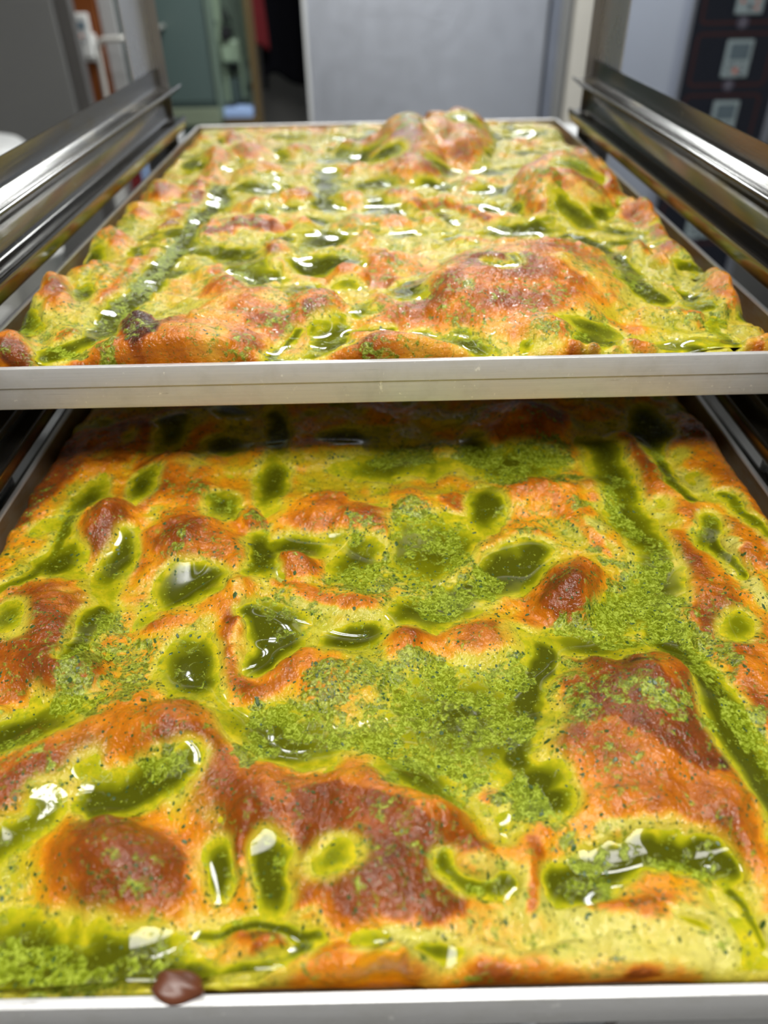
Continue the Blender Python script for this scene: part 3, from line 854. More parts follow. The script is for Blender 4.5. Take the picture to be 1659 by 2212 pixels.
upper_domes = [
    ('E', 14, 1.05, (-95.7, 10.4, 58.6, 45.1, 2.259)),
    ('E', 7, 1, (-124.7, 38.4, 24.0, 12.1, 1.924)),
    ('E', 10, 1.1, (-183.2, 14.6, 34.0, 17.5, 2.128)),
    ('L', 5.04, 1.2, (18.4, -144.5, 310.6, -145.8, 213.2, -147.6, 130.4, -154.7, 73.1, -162.7, 54.8)),
    ('L', 4.32, 1.2, (13.9, -144.1, 423.8, -144.5, 310.6)),
    ('E', 9, 1.1, (-173.1, 305.8, 44.5, 16.8, 1.844)),
    ('E', 8, 1.1, (-177.2, 248.8, 38.3, 16.9, 1.896)),
    ('E', 8, 1.1, (-179.8, 185.2, 34.3, 15.8, 1.942)),
    ('E', 8, 1.1, (-172.8, 116.2, 31.5, 16.8, 2.021)),
    ('E', 14, 1.1, (-183.8, 84.6, 43.3, 14.2, 1.950)),
    ('E', 6, 1.2, (-152.9, 31.5, 20.0, 13.8, 2.392)),
    ('L', 6.48, 1.2, (16.8, -116.4, 200.8, -91.1, 225.7, -59.0, 212.6)),
    ('E', 9, 1.1, (-66.0, 154.8, 29.6, 15.0, 1.728)),
    ('L', 5.04, 1.2, (13.8, -105.2, 127.8, -83.8, 134.6, -60.7, 129.2)),
    ('E', 6, 1.2, (-93.8, 100.5, 24.9, 15.2, 1.870)),
    ('E', 10, 1.2, (-67.4, 68.4, 52.7, 43.3, 2.629)),
    ('E', 8, 1.1, (-32.1, 60.2, 26.7, 20.1, 1.758)),
    ('E', 7, 1.1, (-23.9, 115.2, 27.4, 16.1, 1.647)),
    ('E', 7, 1.1, (-29.4, 152.6, 20.9, 15.0, 1.717)),
    ('E', 6, 1.2, (1.0, 137.8, 29.7, 20.1, 1.595)),
    ('E', 7, 1.2, (-10.5, 174.2, 27.0, 21.3, 1.694)),
    ('E', 20, 1, (81.1, 90.6, 93.3, 63.4, 1.305)),
    ('E', 9, 1.2, (32.5, 69.5, 53.8, 44.1, 1.438)),
    ('E', 6, 1.2, (-2.6, 58.6, 29.3, 23.1, 1.631)),
    ('E', 11, 1.1, (7.7, 5.5, 41.1, 26.2, 3.085)),
    ('L', 5.76, 1.1, (8.1, 88.7, 6.6, 114.5, 13.0, 136.1, 4.3)),
    ('L', 5.76, 1.1, (7.4, 150.5, 2.1, 176.6, 7.4, 181.8, 9.7)),
    ('E', 13, 1.1, (183.3, 74.4, 50.4, 16.7, 1.170)),
    ('L', 6.48, 1.2, (13.0, 183.5, 130.8, 185.1, 180.7, 185.5, 246.4)),
    ('E', 9, 1.1, (190.5, 403.0, 87.5, 19.2, 1.330)),
    ('L', 5.76, 1.1, (12.4, 178.8, 259.3, 186.1, 343.5)),
    ('E', 24, 1, (142.0, 295.2, 108.8, 44.0, 1.343)),
    ('E', 30, 1.15, (27.6, 446.8, 146.2, 45.5, 1.536)),
    ('E', 26, 1, (81.3, 494.6, 115.8, 38.0, 1.475)),
    ('L', 5.76, 1.2, (7.4, 130.6, 45.5, 149.8, 38.6, 172.7, 43.3)),
    ('E', 8, 1.2, (155.5, 141.0, 25.2, 14.1, 1.190)),
    ('E', 6, 1.2, (152.2, 76.2, 20.6, 11.5, 1.704)),
    ('E', 8, 1.1, (-151.4, 529.2, 40.6, 24.2, 1.865)),
    ('E', 9, 1.1, (-122.0, 450.7, 43.9, 27.3, 1.850)),
    ('E', 9, 1.1, (-152.8, 424.6, 50.1, 16.8, 1.773)),
    ('E', 10, 1.1, (-100.3, 359.5, 42.9, 27.3, 1.832)),
    ('E', 7, 1.1, (-66.5, 356.7, 27.1, 20.0, 1.850)),
    ('E', 9, 1.1, (-23.1, 461.7, 39.1, 24.1, 1.658)),
    ('E', 7, 1.1, (-78.5, 456.6, 30.3, 24.9, 2.110)),
    ('E', 6, 1.1, (-55.0, 519.5, 34.6, 26.8, 2.797)),
    ('E', 8, 1.1, (81.8, 403.6, 38.6, 24.5, 1.452)),
    ('E', 8, 1.1, (32.4, 337.6, 28.9, 20.8, 1.551)),
    ('E', 7, 1.1, (14.1, 291.4, 22.5, 21.1, 1.910)),
    ('E', 7, 1.1, (74.6, 319.1, 24.3, 22.0, 1.330)),
    ('L', 5.76, 1.2, (8.6, 20.0, 258.6, 48.5, 269.1, 78.4, 230.6, 97.7, 207.2)),
    ('E', 8, 1.1, (118.1, 239.4, 22.5, 15.5, 1.282)),
    ('E', 7, 1.1, (110.1, 284.0, 19.2, 16.5, 1.154)),
    ('L', 5.04, 1.2, (8.5, 101.8, 252.6, 144.2, 243.4, 188.6, 222.7)),
    ('E', 7, 1.1, (5.6, 224.5, 23.7, 19.3, 1.650)),
    ('E', 7, 1.1, (34.2, 211.5, 18.9, 17.7, 3.044)),
    ('E', 7, 1.2, (54.6, 160.7, 20.9, 17.2, -3.119)),
    ('E', 7, 1.1, (-65.2, 290.8, 26.2, 20.7, 1.942)),
    ('E', 7, 1.1, (-91.9, 273.2, 25.4, 19.8, 2.052)),
    ('E', 7, 1.1, (-18.3, 287.2, 22.2, 16.8, 1.712)),
    ('E', 7, 1.1, (-17.4, 226.1, 19.9, 18.0, 2.597)),
    ('E', 5, 1.1, (151.7, 534.4, 28.3, 23.0, -3.125)),
    ('E', 5, 1.1, (133.4, 478.4, 25.7, 21.1, 1.296)),
    ('E', 6, 1.1, (182.5, 519.1, 33.8, 14.3, 1.352)),
    ('E', 6, 1.1, (-15.6, 377.0, 24.4, 21.5, 1.958)),
    ('E', 6, 1.1, (-176.4, 508.6, 38.7, 16.2, 1.810)),
    ('E', 7, 1.2, (153.5, 16.3, 21.2, 11.0, -3.073)),
    ('E', 6, 1.1, (163.4, 111.8, 22.4, 8.3, 1.612)),
    ('E', 5, 1.2, (78.1, 20.0, 16.1, 12.3, -2.979)),
]

upper_hollows = [
    ('L', 8, 0.6, (8.4, -129.3, 331.0, -128.1, 239.5, -132.2, 163.5, -135.9, 110.3, -140.7, 82.2, -144.7, 60.0, -142.7, 28.3, -156.9, 15.9)),
    ('E', 8, 0.6, (-188.6, 56.2, 25.1, 14.9, 1.732)),
    ('E', 7, 0.6, (-95.4, 165.7, 22.2, 17.6, -2.871)),
    ('E', 9, 0.6, (-37.4, 138.5, 28.5, 19.6, 2.977)),
    ('E', 8, 0.6, (-46.3, 87.2, 21.5, 13.9, 1.742)),
    ('E', 8, 0.6, (-38.6, 190.6, 29.1, 19.6, -2.200)),
    ('E', 7, 0.6, (-48.8, 230.5, 19.1, 15.3, 1.891)),
    ('E', 8, 0.6, (-44.4, 347.0, 74.1, 13.7, 1.623)),
    ('E', 7, 0.6, (-94.3, 318.0, 25.6, 20.7, 2.185)),
    ('E', 7, 0.6, (-18.2, 421.8, 28.0, 21.9, 2.884)),
    ('E', 7, 0.6, (-5.6, 328.5, 24.9, 20.9, 2.865)),
    ('E', 8, 0.6, (8.9, 253.3, 31.5, 11.3, 1.554)),
    ('E', 7, 0.6, (47.2, 236.3, 21.9, 8.8, 1.839)),
    ('E', 8, 0.6, (51.7, 179.7, 20.5, 12.8, 1.858)),
    ('E', 8, 0.6, (96.5, 199.9, 31.5, 19.6, 3.135)),
    ('E', 7, 0.6, (90.6, 296.4, 23.5, 17.9, -3.141)),
    ('E', 7, 0.6, (134.7, 215.4, 27.7, 14.0, 2.332)),
    ('L', 9, 0.6, (8.2, 135.1, 184.0, 140.3, 137.6, 141.1, 90.7, 149.1, 66.4)),
    ('E', 6, 0.6, (146.5, 15.6, 21.0, 8.6, -3.131)),
    ('E', 7, 0.6, (166.8, 46.6, 18.2, 10.8, 1.675)),
    ('E', 6, 0.6, (99.8, 26.0, 24.1, 7.7, 3.112)),
    ('E', 6, 0.6, (42.4, 15.5, 16.6, 8.1, 2.606)),
    ('E', 8, 0.6, (14.1, 83.9, 28.5, 11.9, -1.807)),
    ('L', 4, 0.6, (3.0, 54.4, 85.1, 61.9, 74.4, 71.7, 80.7, 73.1, 98.3)),
    ('L', 6, 0.6, (3.2, -27.0, 27.9, -12.2, 32.7, 4.1, 33.5)),
    ('L', 5, 0.6, (2.4, -44.9, 37.1, -52.2, 15.9, -52.0, 3.4)),
    ('E', 6, 0.6, (158.3, 516.8, 33.2, 16.7, 3.064)),
    ('E', 6, 0.6, (123.0, 501.7, 27.3, 18.8, 3.078)),
    ('E', 6, 0.6, (139.9, 436.3, 25.4, 18.6, 3.136)),
    ('E', 6, 0.6, (96.2, 367.4, 18.8, 17.5, -2.915)),
    ('E', 6, 0.6, (-183.8, 157.8, 23.4, 7.5, -1.694)),
    ('E', 6, 0.6, (-166.5, 87.0, 18.8, 7.4, -1.698)),
    ('E', 6, 0.6, (-123.6, 295.2, 42.5, 8.4, 1.739)),
    ('E', 6, 0.6, (-170.9, 407.9, 35.3, 12.6, -1.552)),
    ('E', 6, 0.6, (-87.3, 409.5, 20.8, 16.4, 2.691)),
    ('E', 6, 0.6, (-41.7, 424.0, 18.2, 14.8, 1.890)),
    ('E', 6, 0.6, (44.8, 317.1, 22.0, 13.7, 3.055)),
    ('E', 6, 0.6, (55.9, 362.6, 18.7, 15.5, 3.047)),
    ('E', 6, 0.6, (150.5, 287.6, 25.3, 15.9, -3.126)),
    ('E', 6, 0.6, (160.8, 192.4, 19.4, 10.1, 2.345)),
    ('E', 5, 0.6, (-72.9, 114.2, 19.5, 8.1, 3.046)),
    ('E', 6, 0.6, (11.2, 192.3, 18.4, 9.5, 3.061)),
    ('E', 5, 0.6, (-22.1, 100.1, 12.6, 8.6, 3.011)),
    ('E', 6, 0.6, (164.7, 75.5, 17.4, 6.8, 1.625)),
    ('E', 6, 0.6, (-94.4, 535.3, 29.3, 19.4, 2.884)),
    ('E', 7, 0.6, (4.7, 383.8, 22.3, 18.1, 2.912)),
    ('E', 7, 0.6, (-42.8, 275.9, 24.6, 14.1, 1.683)),
    ('E', 6, 0.6, (83.9, 483.2, 21.5, 18.0, 3.050)),
    ('E', 7, 0.6, (-115.8, 403.1, 19.4, 15.5, 2.481)),
    ('E', 7, 0.6, (78.1, 254.3, 20.1, 13.0, 3.104)),
    ('E', 6, 0.6, (-69.3, 187.7, 15.0, 11.3, 2.835)),
    ('L', 6, 0.6, (4.9, 104.8, 176.2, 128.9, 189.4, 140.6, 173.8)),
    ('E', 6, 0.6, (-7.5, 514.8, 22.7, 18.8, 2.808)),
]

upper_marks = [
    ('b', 'E', 0.55, 0.6, (-91.5, 1.5, 36.5, 26.2, 2.780)),
    ('b', 'E', 1.2, 0.45, (-118.5, 22.0, 21.4, 11.4, 1.945)),
    ('b', 'E', 0.9, 0.6, (-174.8, 9.4, 19.3, 11.8, 2.282)),
    ('b', 'E', 0.6, 0.6, (-171.5, -1.5, 15.7, 10.2, 2.556)),
    ('b', 'L', 0.5, 0.8, (10.4, -142.5, 295.0, -146.2, 202.9, -146.7, 125.2, -152.5, 70.7)),
    ('b', 'E', 0.65, 0.6, (-177.8, 74.4, 27.4, 7.6, 1.937)),
    ('b', 'E', 0.6, 0.6, (-149.9, 26.0, 15.1, 9.5, 2.807)),
    ('b', 'L', 0.68, 0.7, (8.5, -116.3, 195.8, -88.9, 213.3, -64.7, 207.8)),
    ('b', 'E', 0.7, 0.6, (-67.3, 146.2, 18.8, 11.2, 1.771)),
    ('b', 'L', 0.5, 0.8, (7.4, -101.1, 123.9, -65.8, 128.0)),
    ('b', 'E', 0.7, 0.7, (-64.4, 51.3, 39.0, 22.4, 2.674)),
    ('b', 'E', 0.85, 0.7, (-33.5, 50.9, 15.9, 13.7, 1.978)),
    ('b', 'E', 0.45, 0.8, (-89.7, 83.6, 15.6, 10.4, 1.923)),
    ('b', 'E', 0.75, 0.8, (67.1, 78.1, 48.1, 41.0, -2.953)),
    ('b', 'E', 0.6, 0.8, (74.0, 43.8, 48.5, 33.9, -3.082)),
    ('b', 'E', 0.65, 0.7, (24.0, 57.2, 42.4, 27.9, -2.355)),
    ('b', 'E', 0.7, 0.8, (-2.1, 113.0, 26.2, 19.0, 1.616)),
    ('b', 'E', 0.9, 0.6, (7.3, -6.6, 33.4, 14.5, 3.090)),
    ('b', 'L', 0.62, 0.7, (5.2, 86.8, 0.5, 113.4, 10.6, 135.6, 3.6)),
    ('b', 'L', 0.62, 0.7, (4.3, 148.6, 3.1, 174.5, 4.8)),
    ('b', 'E', 0.6, 0.6, (179.3, 72.9, 31.0, 10.7, 1.194)),
    ('b', 'L', 0.55, 0.7, (8.9, 179.0, 129.1, 179.6, 175.7, 176.6, 231.4, 175.3, 324.9, 197.0, 498.1)),
    ('b', 'G', 0.5, 1, (5.3, 109.5, 306.7, 122.6, 304.7, 159.2, 323.3, 168.1, 295.5, 163.1, 258.2, 137.1, 235.2, 108.6, 241.9)),
    ('b', 'E', 0.75, 0.7, (25.7, 401.3, 107.1, 24.4, -1.718)),
    ('b', 'E', 0.7, 0.7, (87.3, 483.2, 63.3, 26.1, 1.468)),
    ('b', 'L', 0.6, 0.7, (4.1, 26.9, 258.4, 47.8, 262.2, 76.9, 220.6)),
    ('b', 'E', 0.75, 0.6, (114.5, 216.6, 14.6, 9.9, 1.281)),
    ('b', 'E', 0.55, 0.7, (-148.3, 515.0, 31.1, 19.0, 1.882)),
    ('b', 'E', 0.5, 0.7, (-99.4, 344.4, 25.0, 18.1, 1.943)),
    ('b', 'E', 0.55, 0.7, (-119.1, 435.0, 26.1, 17.5, 1.897)),
    ('b', 'E', 0.5, 0.7, (-22.6, 451.1, 26.7, 13.8, 1.631)),
    ('b', 'E', 0.5, 0.7, (83.3, 29.6, 31.3, 9.8, 3.105)),
    ('b', 'E', 0.6, 0.7, (157.1, 43.2, 14.2, 11.4, 2.308)),
    ('b', 'E', 0.5, 0.7, (113.0, 34.5, 28.1, 12.7, -3.139)),
    ('b', 'E', 0.4, 0.7, (-154.8, 419.7, 84.6, 22.0, 1.764)),
    ('b', 'E', 0.5, 0.8, (11.8, 214.1, 19.7, 11.1, 3.053)),
    ('b', 'E', 0.45, 0.8, (-60.4, 280.7, 18.8, 13.7, 2.882)),
    ('p', 'E', 0.7, 0.8, (-72.8, -12.0, 13.5, 8.0, 2.980)),
    ('p', 'E', 0.8, 0.8, (150.7, 128.9, 16.7, 9.3, 1.382)),
    ('p', 'E', 0.7, 0.8, (59.4, 17.8, 22.8, 13.0, 3.140)),
    ('p', 'E', 0.6, 0.8, (96.1, 47.8, 16.3, 13.9, -2.486)),
    ('p', 'E', 0.6, 0.8, (124.9, 244.5, 31.0, 22.3, 1.246)),
    ('p', 'E', 0.6, 0.8, (172.0, 97.7, 16.9, 8.0, 1.873)),
    ('p', 'E', 0.6, 0.8, (-42.4, 34.7, 14.2, 11.0, 2.891)),
    ('g', 'L', 0.9, 0.8, (6.4, -129.2, 330.8, -134.7, 172.7, -139.8, 79.5, -133.0, 9.5, -159.9, 17.5)),
    ('g', 'E', 0.9, 0.7, (-187.5, 57.9, 25.3, 13.2, 1.842)),
    ('g', 'G', 0.5, 1, (7.6, -220.2, 474.6, -82.8, 574.0, 160.3, 529.8, 179.7, 404.8, 122.6, 322.5, 89.4, 219.2, 55.6, 200.2, -41.3, 244.4, -102.6, 209.8, -148.6, 247.4)),
    ('g', 'E', 0.9, 0.6, (31.7, 446.1, 58.0, 19.0, 1.534)),
    ('g', 'E', 0.7, 0.8, (-149.4, 384.9, 48.3, 20.4, 1.803)),
    ('g', 'E', 0.6, 0.8, (-77.1, 41.7, 30.1, 16.1, 3.005)),
    ('g', 'E', 0.7, 0.7, (-43.5, 60.8, 18.5, 15.2, 1.943)),
    ('g', 'E', 0.6, 0.8, (27.7, 112.6, 16.5, 15.7, 3.139)),
    ('g', 'E', 0.8, 0.7, (132.4, 101.8, 50.0, 19.6, 1.522)),
    ('g', 'E', 0.8, 0.7, (155.4, 37.9, 29.7, 17.5, 1.597)),
    ('g', 'E', 0.7, 0.8, (90.3, 17.6, 25.3, 14.4, -3.111)),
    ('g', 'E', 0.7, 0.8, (50.5, 16.9, 15.8, 10.6, -3.124)),
    ('g', 'E', 0.7, 0.6, (58.1, 47.0, 14.1, 10.2, 1.339)),
    ('g', 'E', 0.8, 0.6, (152.7, 302.0, 28.7, 15.7, 1.681)),
    ('g', 'E', 0.7, 0.7, (117.6, 275.7, 35.9, 15.5, 1.371)),
    ('g', 'E', 0.6, 0.8, (-30.9, 36.9, 25.8, 11.3, 3.067)),
    ('g', 'E', 0.5, 0.8, (-54.3, 40.8, 14.8, 11.6, 2.822)),
    ('g', 'E', 0.5, 0.8, (85.2, 67.8, 11.1, 9.2, -2.883)),
    ('g', 'E', 0.5, 0.8, (9.7, 2.0, 22.8, 7.6, 3.091)),
    ('g', 'E', 0.5, 0.8, (-126.0, 9.0, 17.8, 10.7, 2.046)),
    ('g', 'E', 0.5, 0.8, (-52.7, 171.3, 56.2, 35.5, 1.740)),
    ('g', 'E', 0.5, 0.8, (-95.5, 21.1, 12.5, 8.1, 2.889)),
]


SETUP = {
    'lower': dict(base=-3.0, swell=1.6, lumps=1.0, dimples=1.6, domes=lower_domes, hollows=lower_hollows, marks=lower_marks, seed=11),
    'upper': dict(base=-1.5, swell=1.5, lumps=1.8, dimples=5.0, domes=upper_domes, hollows=upper_hollows, marks=upper_marks, seed=29),
}


def mark_channel(F, ch, X, Y):
    fs = [(k, a_, p, g) for c_, k, a_, p, g in F['marks'] if c_ == ch]
    return paint(fs, X, Y, soft, np.zeros(X.shape), 'max')


def box_blur(A, r):
    for ax in (0, 1):
        pad = [(0, 0), (0, 0)]; pad[ax] = (r+1, r)
        c = np.cumsum(np.pad(A, pad, mode='edge'), axis=ax)
        n = A.shape[ax]
        hi = np.take(c, range(2*r+1, 2*r+1+n), axis=ax); lo = np.take(c, range(0, n), axis=ax)
        A = (hi-lo)/(2*r+1)
    return A


def grid_mesh(name, V, rows, cols, keep=None):
    idx = np.arange(rows*cols).reshape(rows, cols)
    q = np.stack([idx[:-1, :-1], idx[:-1, 1:], idx[1:, 1:], idx[1:, :-1]], axis=-1).reshape(-1, 4)
    remap = None
    if keep is not None:
        k = keep[:-1, :-1] | keep[:-1, 1:] | keep[1:, 1:] | keep[1:, :-1]
        q = q[k.reshape(-1)]
        used = np.unique(q)
        remap = np.full(rows*cols, -1); remap[used] = np.arange(len(used))
        q = remap[q]; V = V[used]; remap = used
    me = bpy.data.meshes.new(name)
    me.vertices.add(len(V)); me.vertices.foreach_set('co', V.astype(np.float32).reshape(-1))
    me.loops.add(len(q)*4); me.loops.foreach_set('vertex_index', q.astype(np.int32).reshape(-1))
    me.polygons.add(len(q)); me.polygons.foreach_set('loop_start', np.arange(0, len(q)*4, 4, dtype=np.int32))
    me.update(calc_edges=True)
    me.shade_smooth()
    return me, remap


def focaccia(which, label):
    F = SETUP[which]
    loc, rz = TRAYS[which]
    seed = F['seed']
    t = empty('focaccia', (loc[0], loc[1], loc[2]-0.0212), rz)
    tag(t, label, 'bread', 'trays of green pesto focaccia')
    ups = 0.0212
    if which == 'lower':
        yy = np.concatenate([np.linspace(0, 0.345, 520), np.linspace(0.345, 1, 100)[1:]*1.0])
        yy = np.where(yy <= 0.345, yy, yy)
        yy = np.concatenate([np.linspace(0, 0.345, 520), np.linspace(0.345, 0.594, 90)[1:]])
        cols = 520
    else:
        yy = np.concatenate([np.linspace(0, 0.25, 290), np.linspace(0.25, 0.594, 330)[1:]])
        cols = 500
    yy = 0.0050+yy*(0.5878/0.594)
    rows = len(yy)
    u = np.linspace(-1, 1, cols)
    U, Y = np.meshgrid(u, yy)
    z0 = np.zeros_like(yy)
    gl = 0.0050+0.0040*np.abs(lattice(z0, yy, 0.045, seed+60, 3))
    gr = 0.0060+0.0065*np.abs(lattice(z0+1, yy, 0.050, seed+61, 3))
    xl, xr = -0.2+gl, 0.2-gr
    X = (xl+xr)[:, None]/2+U*((xr-xl)[:, None]/2)
    top, hol, up, Xw, Yw = relief(F, X, Y, seed)
    # rounded shoulders along the four edges
    dx = np.minimum(X-xl[:, None], xr[:, None]-X)
    df = Y-yy[0]; db = yy[-1]-Y
    def shoulder(d, r, drop):
        s = np.clip(d/r, 0, 1)
        return drop*(1-np.sqrt(np.clip(1-(1-s)**2, 0, 1)))
    sh = shoulder(dx, 0.010, 0.011)+shoulder(db, 0.008, 0.012)+shoulder(df, 0.0035, 0.006)
    level = np.minimum(box_blur(box_blur(top, 9), 7)-0.0008, top-0.0005)
    level = box_blur(box_blur(level, 6), 5)-0.0003-sh
    Z = top-hol-sh
    Z = Z+lattice(X, Y, 0.0042, seed+20, 3)*0.00042*(1-sstep(0.0002, 0.002, hol))
    Z = np.maximum(Z, -0.0160)
    depth = level-Z
    pool = (depth > -0.0001) & (box_blur(hol, 2) > 0.0004)
    # colour marks
    bx_, by_ = X+lattice(X, Y, 0.012, seed+30, 4)*0.0032, Y+lattice(X, Y, 0.012, seed+31, 4)*0.0032
    brown = mark_channel(F, 'b', bx_, by_)
    pulp = mark_channel(F, 'g', bx_+lattice(X, Y, 0.020, seed+40, 4, 0.6)*0.007, by_+lattice(X, Y, 0.020, seed+41, 4, 0.6)*0.007)
    pale = mark_channel(F, 'p', bx_, by_)
    pulp = pulp*np.clip(0.86+0.5*lattice(X, Y, 0.012, seed+45, 4, 0.6), 0.35, 1.1)
    auto = sstep(0.0010, 0.0080, up-0.5*hol)*(0.58 if which == 'lower' else 0.46)*(1-0.85*np.clip(pale, 0, 1))
    edge = (1-np.clip(np.minimum(dx, np.minimum(df*1.5, db))/0.010, 0, 1))*0.45
    brown = np.maximum(np.maximum(brown, auto), edge*(0.75+0.5*lattice(X, Y, 0.02, seed+33, 2)))
    brown = np.maximum(brown, (0.25 if which == 'lower' else 0.17)*(1-0.75*np.clip(pale, 0, 1)))+0.04+0.30*lattice(X, Y, 0.026, seed+34, 4)
    brown = np.minimum(brown, np.maximum(0.80, mark_channel(F, 'b', bx_, by_)*1.0))
    brown = brown*(1-0.95*sstep(0.0001, 0.0030, hol))
    wet = 1-sstep(0.0, 0.0036, -depth)
    wet = wet*sstep(0.0, 0.0009, box_blur(hol, 5))
    wet = np.clip(wet, 0, 1)*(1-0.6*np.clip(pale, 0, 1))
    if which == 'lower':
        pulp = np.maximum(pulp, 0.31+0.22*lattice(X, Y, 0.02, seed+35, 3))
    else:
        pulp = np.maximum(pulp, 0.42+0.32*lattice(X, Y, 0.016, seed+35, 3))
        pale = np.maximum(pale, 0.45+0.5*lattice(X, Y, 0.03, seed+36, 3))
    V = np.stack([X, Y, Z+ups], -1).reshape(-1, 3)
    me, _ = grid_mesh('crust', V, rows, cols)
    # skirt and underside
    bm = bmesh.new(); bm.from_mesh(me); bm.verts.ensure_lookup_table()
    ring = [c for c in range(cols)]+[r*cols+cols-1 for r in range(1, rows)]+[(rows-1)*cols+c for c in range(cols-2, -1, -1)]+[r*cols for r in range(rows-2, 0, -1)]
    low = []
    top_v = [bm.verts[i] for i in ring]
    for vv in top_v:
        co = vv.co
        low.append(bm.verts.new((co.x*0.950, 0.0110+(co.y-0.0050)*0.970, 0.0003)))
    nr = len(ring)
    for k in range(nr):
        f = bm.faces.new((top_v[(k+1) % nr], top_v[k], low[k], low[(k+1) % nr])); f.smooth = True
    bm.faces.new(low)
    bm.to_mesh(me); bm.free()
    nv = len(me.vertices)
    A = np.zeros((nv, 4), np.float32)
    A[:, 0] = 0.55
    k = rows*cols
    A[:k, 0] = np.clip(brown, 0, 1).reshape(-1); A[:k, 1] = np.clip(pulp, 0, 1).reshape(-1)
    A[:k, 2] = np.clip(pale, 0, 1).reshape(-1); A[:k, 3] = wet.reshape(-1)
    at = me.attributes.new('mark', 'FLOAT_COLOR', 'POINT')
    at.data.foreach_set('color', A.reshape(-1))
    obj('crust', me, MT['crust'], t)
    # sauce standing in the hollows
    inner = (dx > 0.003) & (df > 0.002) & (db > 0.003)
    V = np.stack([X, Y, level+ups], -1).reshape(-1, 3)
    ms, used = grid_mesh('pesto', V, rows, cols, pool & inner)
    A = np.zeros((len(used), 4), np.float32)
    A[:, 0] = np.clip(depth/0.0068, 0, 1).reshape(-1)[used]; A[:, 1] = np.clip(pulp, 0, 1).reshape(-1)[used]; A[:, 3] = 1
    at = ms.attributes.new('mark', 'FLOAT_COLOR', 'POINT')
    at.data.foreach_set('color', A.reshape(-1))
    po = obj('pesto', ms, MT['sauce'], t)
    po['label'] = 'glossy dark green pesto oil pooled in the hollows'
    po['kind'] = 'stuff'
    # chopped herb flakes
    surf = np.maximum(Z, level)
    rs = np.random.RandomState(seed)
    n = 9000 if which == 'lower' else 4200
    vs, fs = [], []
    made = 0
    while made < n:
        i = rs.randint(4, rows-4); j = rs.randint(4, cols-4)
        if which == 'lower' and yy[i] > 0.36: continue
        pr = 0.10+0.75*min(1, pulp[i, j])*(1.0 if not pool[i, j] else 0.35)
        if rs.rand() > pr: continue
        made += 1
        r = abs(rs.normal(0.00012, 0.00020))+0.00010
        x, y, z = X[i, j], Y[i, j], surf[i, j]+ups
        k = 5; a0 = rs.rand()*6.28; st = 1+rs.rand()*0.8; th = rs.rand()*3.14
        gx = (surf[i, j+1]-surf[i, j-1])/(X[i, j+1]-X[i, j-1]); gy = (surf[i+1, j]-surf[i-1, j])/(Y[i+1, j]-Y[i-1, j])
        b0 = len(vs)
        for lift, sc in ((0.00006, 1.0), (0.00022, 0.75)):
            for q in range(k):
                a_ = a0+q*6.283/k; rr = r*(0.7+0.6*rs.rand())*sc
                px, py = rr*math.cos(a_)*st, rr*math.sin(a_)
                dx_, dy_ = px*math.cos(th)-py*math.sin(th), px*math.sin(th)+py*math.cos(th)
                vs.append((x+dx_, y+dy_, z+dx_*gx+dy_*gy+lift))
        fs.append([b0+k+q for q in range(k)])
        for q in range(k):
            fs.append([b0+q, b0+(q+1) % k, b0+k+(q+1) % k, b0+k+q])
    mh = bpy.data.meshes.new('herb_flakes'); mh.from_pydata(vs, [], fs); mh.update()
    ho = obj('herb_flakes', mh, MT['herb'], t)
    tag(ho, label='dark green chopped herb flakes strewn over the crust', kind='stuff')
    return t


focaccia('upper', 'focaccia in the upper tray, blistered golden bread with tall bubbles at its far edge')
fl = focaccia('lower', 'focaccia in the lower tray nearest the camera, brown domes between dark green pesto pools')

# burnt dribble of crust that ran over the lower tray's front rim
bm = bmesh.new()
bmesh.ops.create_icosphere(bm, subdivisions=4, radius=1)
for v in bm.verts:
    p = v.co.copy()
    k = 1+0.14*math.sin(3*p.x+2*p.z+1)+0.07*math.sin(5*p.y+4*p.x)
    v.co = Vector((p.x*0.0062*k+(0.003 if p.x > 0 else 0)*abs(p.x), p.y*0.0038*k, p.z*0.0034*k))
dr = obj('burnt_drip', bm, MT['burnt'], fl, True)
dr.location = (-0.0618, 0.0030, 0.0262)
dr['label'] = 'dark burnt drip of crust folded over the front rim'

# ------------------------------------------------------------------ things round the rack
# steel refrigerator straight behind
r = empty('refrigerator', (0.24, 3.67, 0.0))
tag(r, 'tall brushed steel refrigerator door straight behind the trays', 'refrigerator')
bx('body', MT['dark_steel'], r, -0.545, 0.552, 0.045, 0.75, 0.08, 2.05, 0.004)
bx('door', MT['door_steel'], r, -0.552, 0.552, 0.0, 0.04, 0.10, 2.03, 0.006, 3)
bx('door_edge', MT['cover_white'], r, -0.5545, -0.538, -0.004, 0.036, 0.10, 2.03, 0.003)  # lit edge of the steel door, its brightness put into the pale colour
bx('plinth', MT['dark'], r, -0.53, 0.53, 0.08, 0.70, 0.0, 0.08)
bm = bmesh.new(); tube(bm, [(-0.44, 0.0, 1.45), (-0.44, -0.05, 1.45), (-0.44, -0.05, 1.85), (-0.44, 0.0, 1.85)], 0.012)
obj('door_handle', bm, MT['chrome'], r, True)
# steel uprights, dark strips and the cream wall end right of it
struct('gap_shade_strip', MT['dark'], 0.794, 0.806, 3.74, 3.80, 0, 2.6)  # dark strip standing in for the shade in the gap beside the refrigerator
struct('trim_2', MT['edge_steel'], 0.806, 0.850, 3.68, 3.78, 0, 2.6)
struct('trim_3', MT['dark_steel'], 0.850, 0.893, 3.66, 3.78, 0, 2.6)
struct('trim_4', MT['dark'], 0.893, 0.906, 3.70, 3.78, 0, 2.6)
struct('wall_end', MT['cream'], 0.906, 1.60, 3.64, 3.90, 0, 2.6)

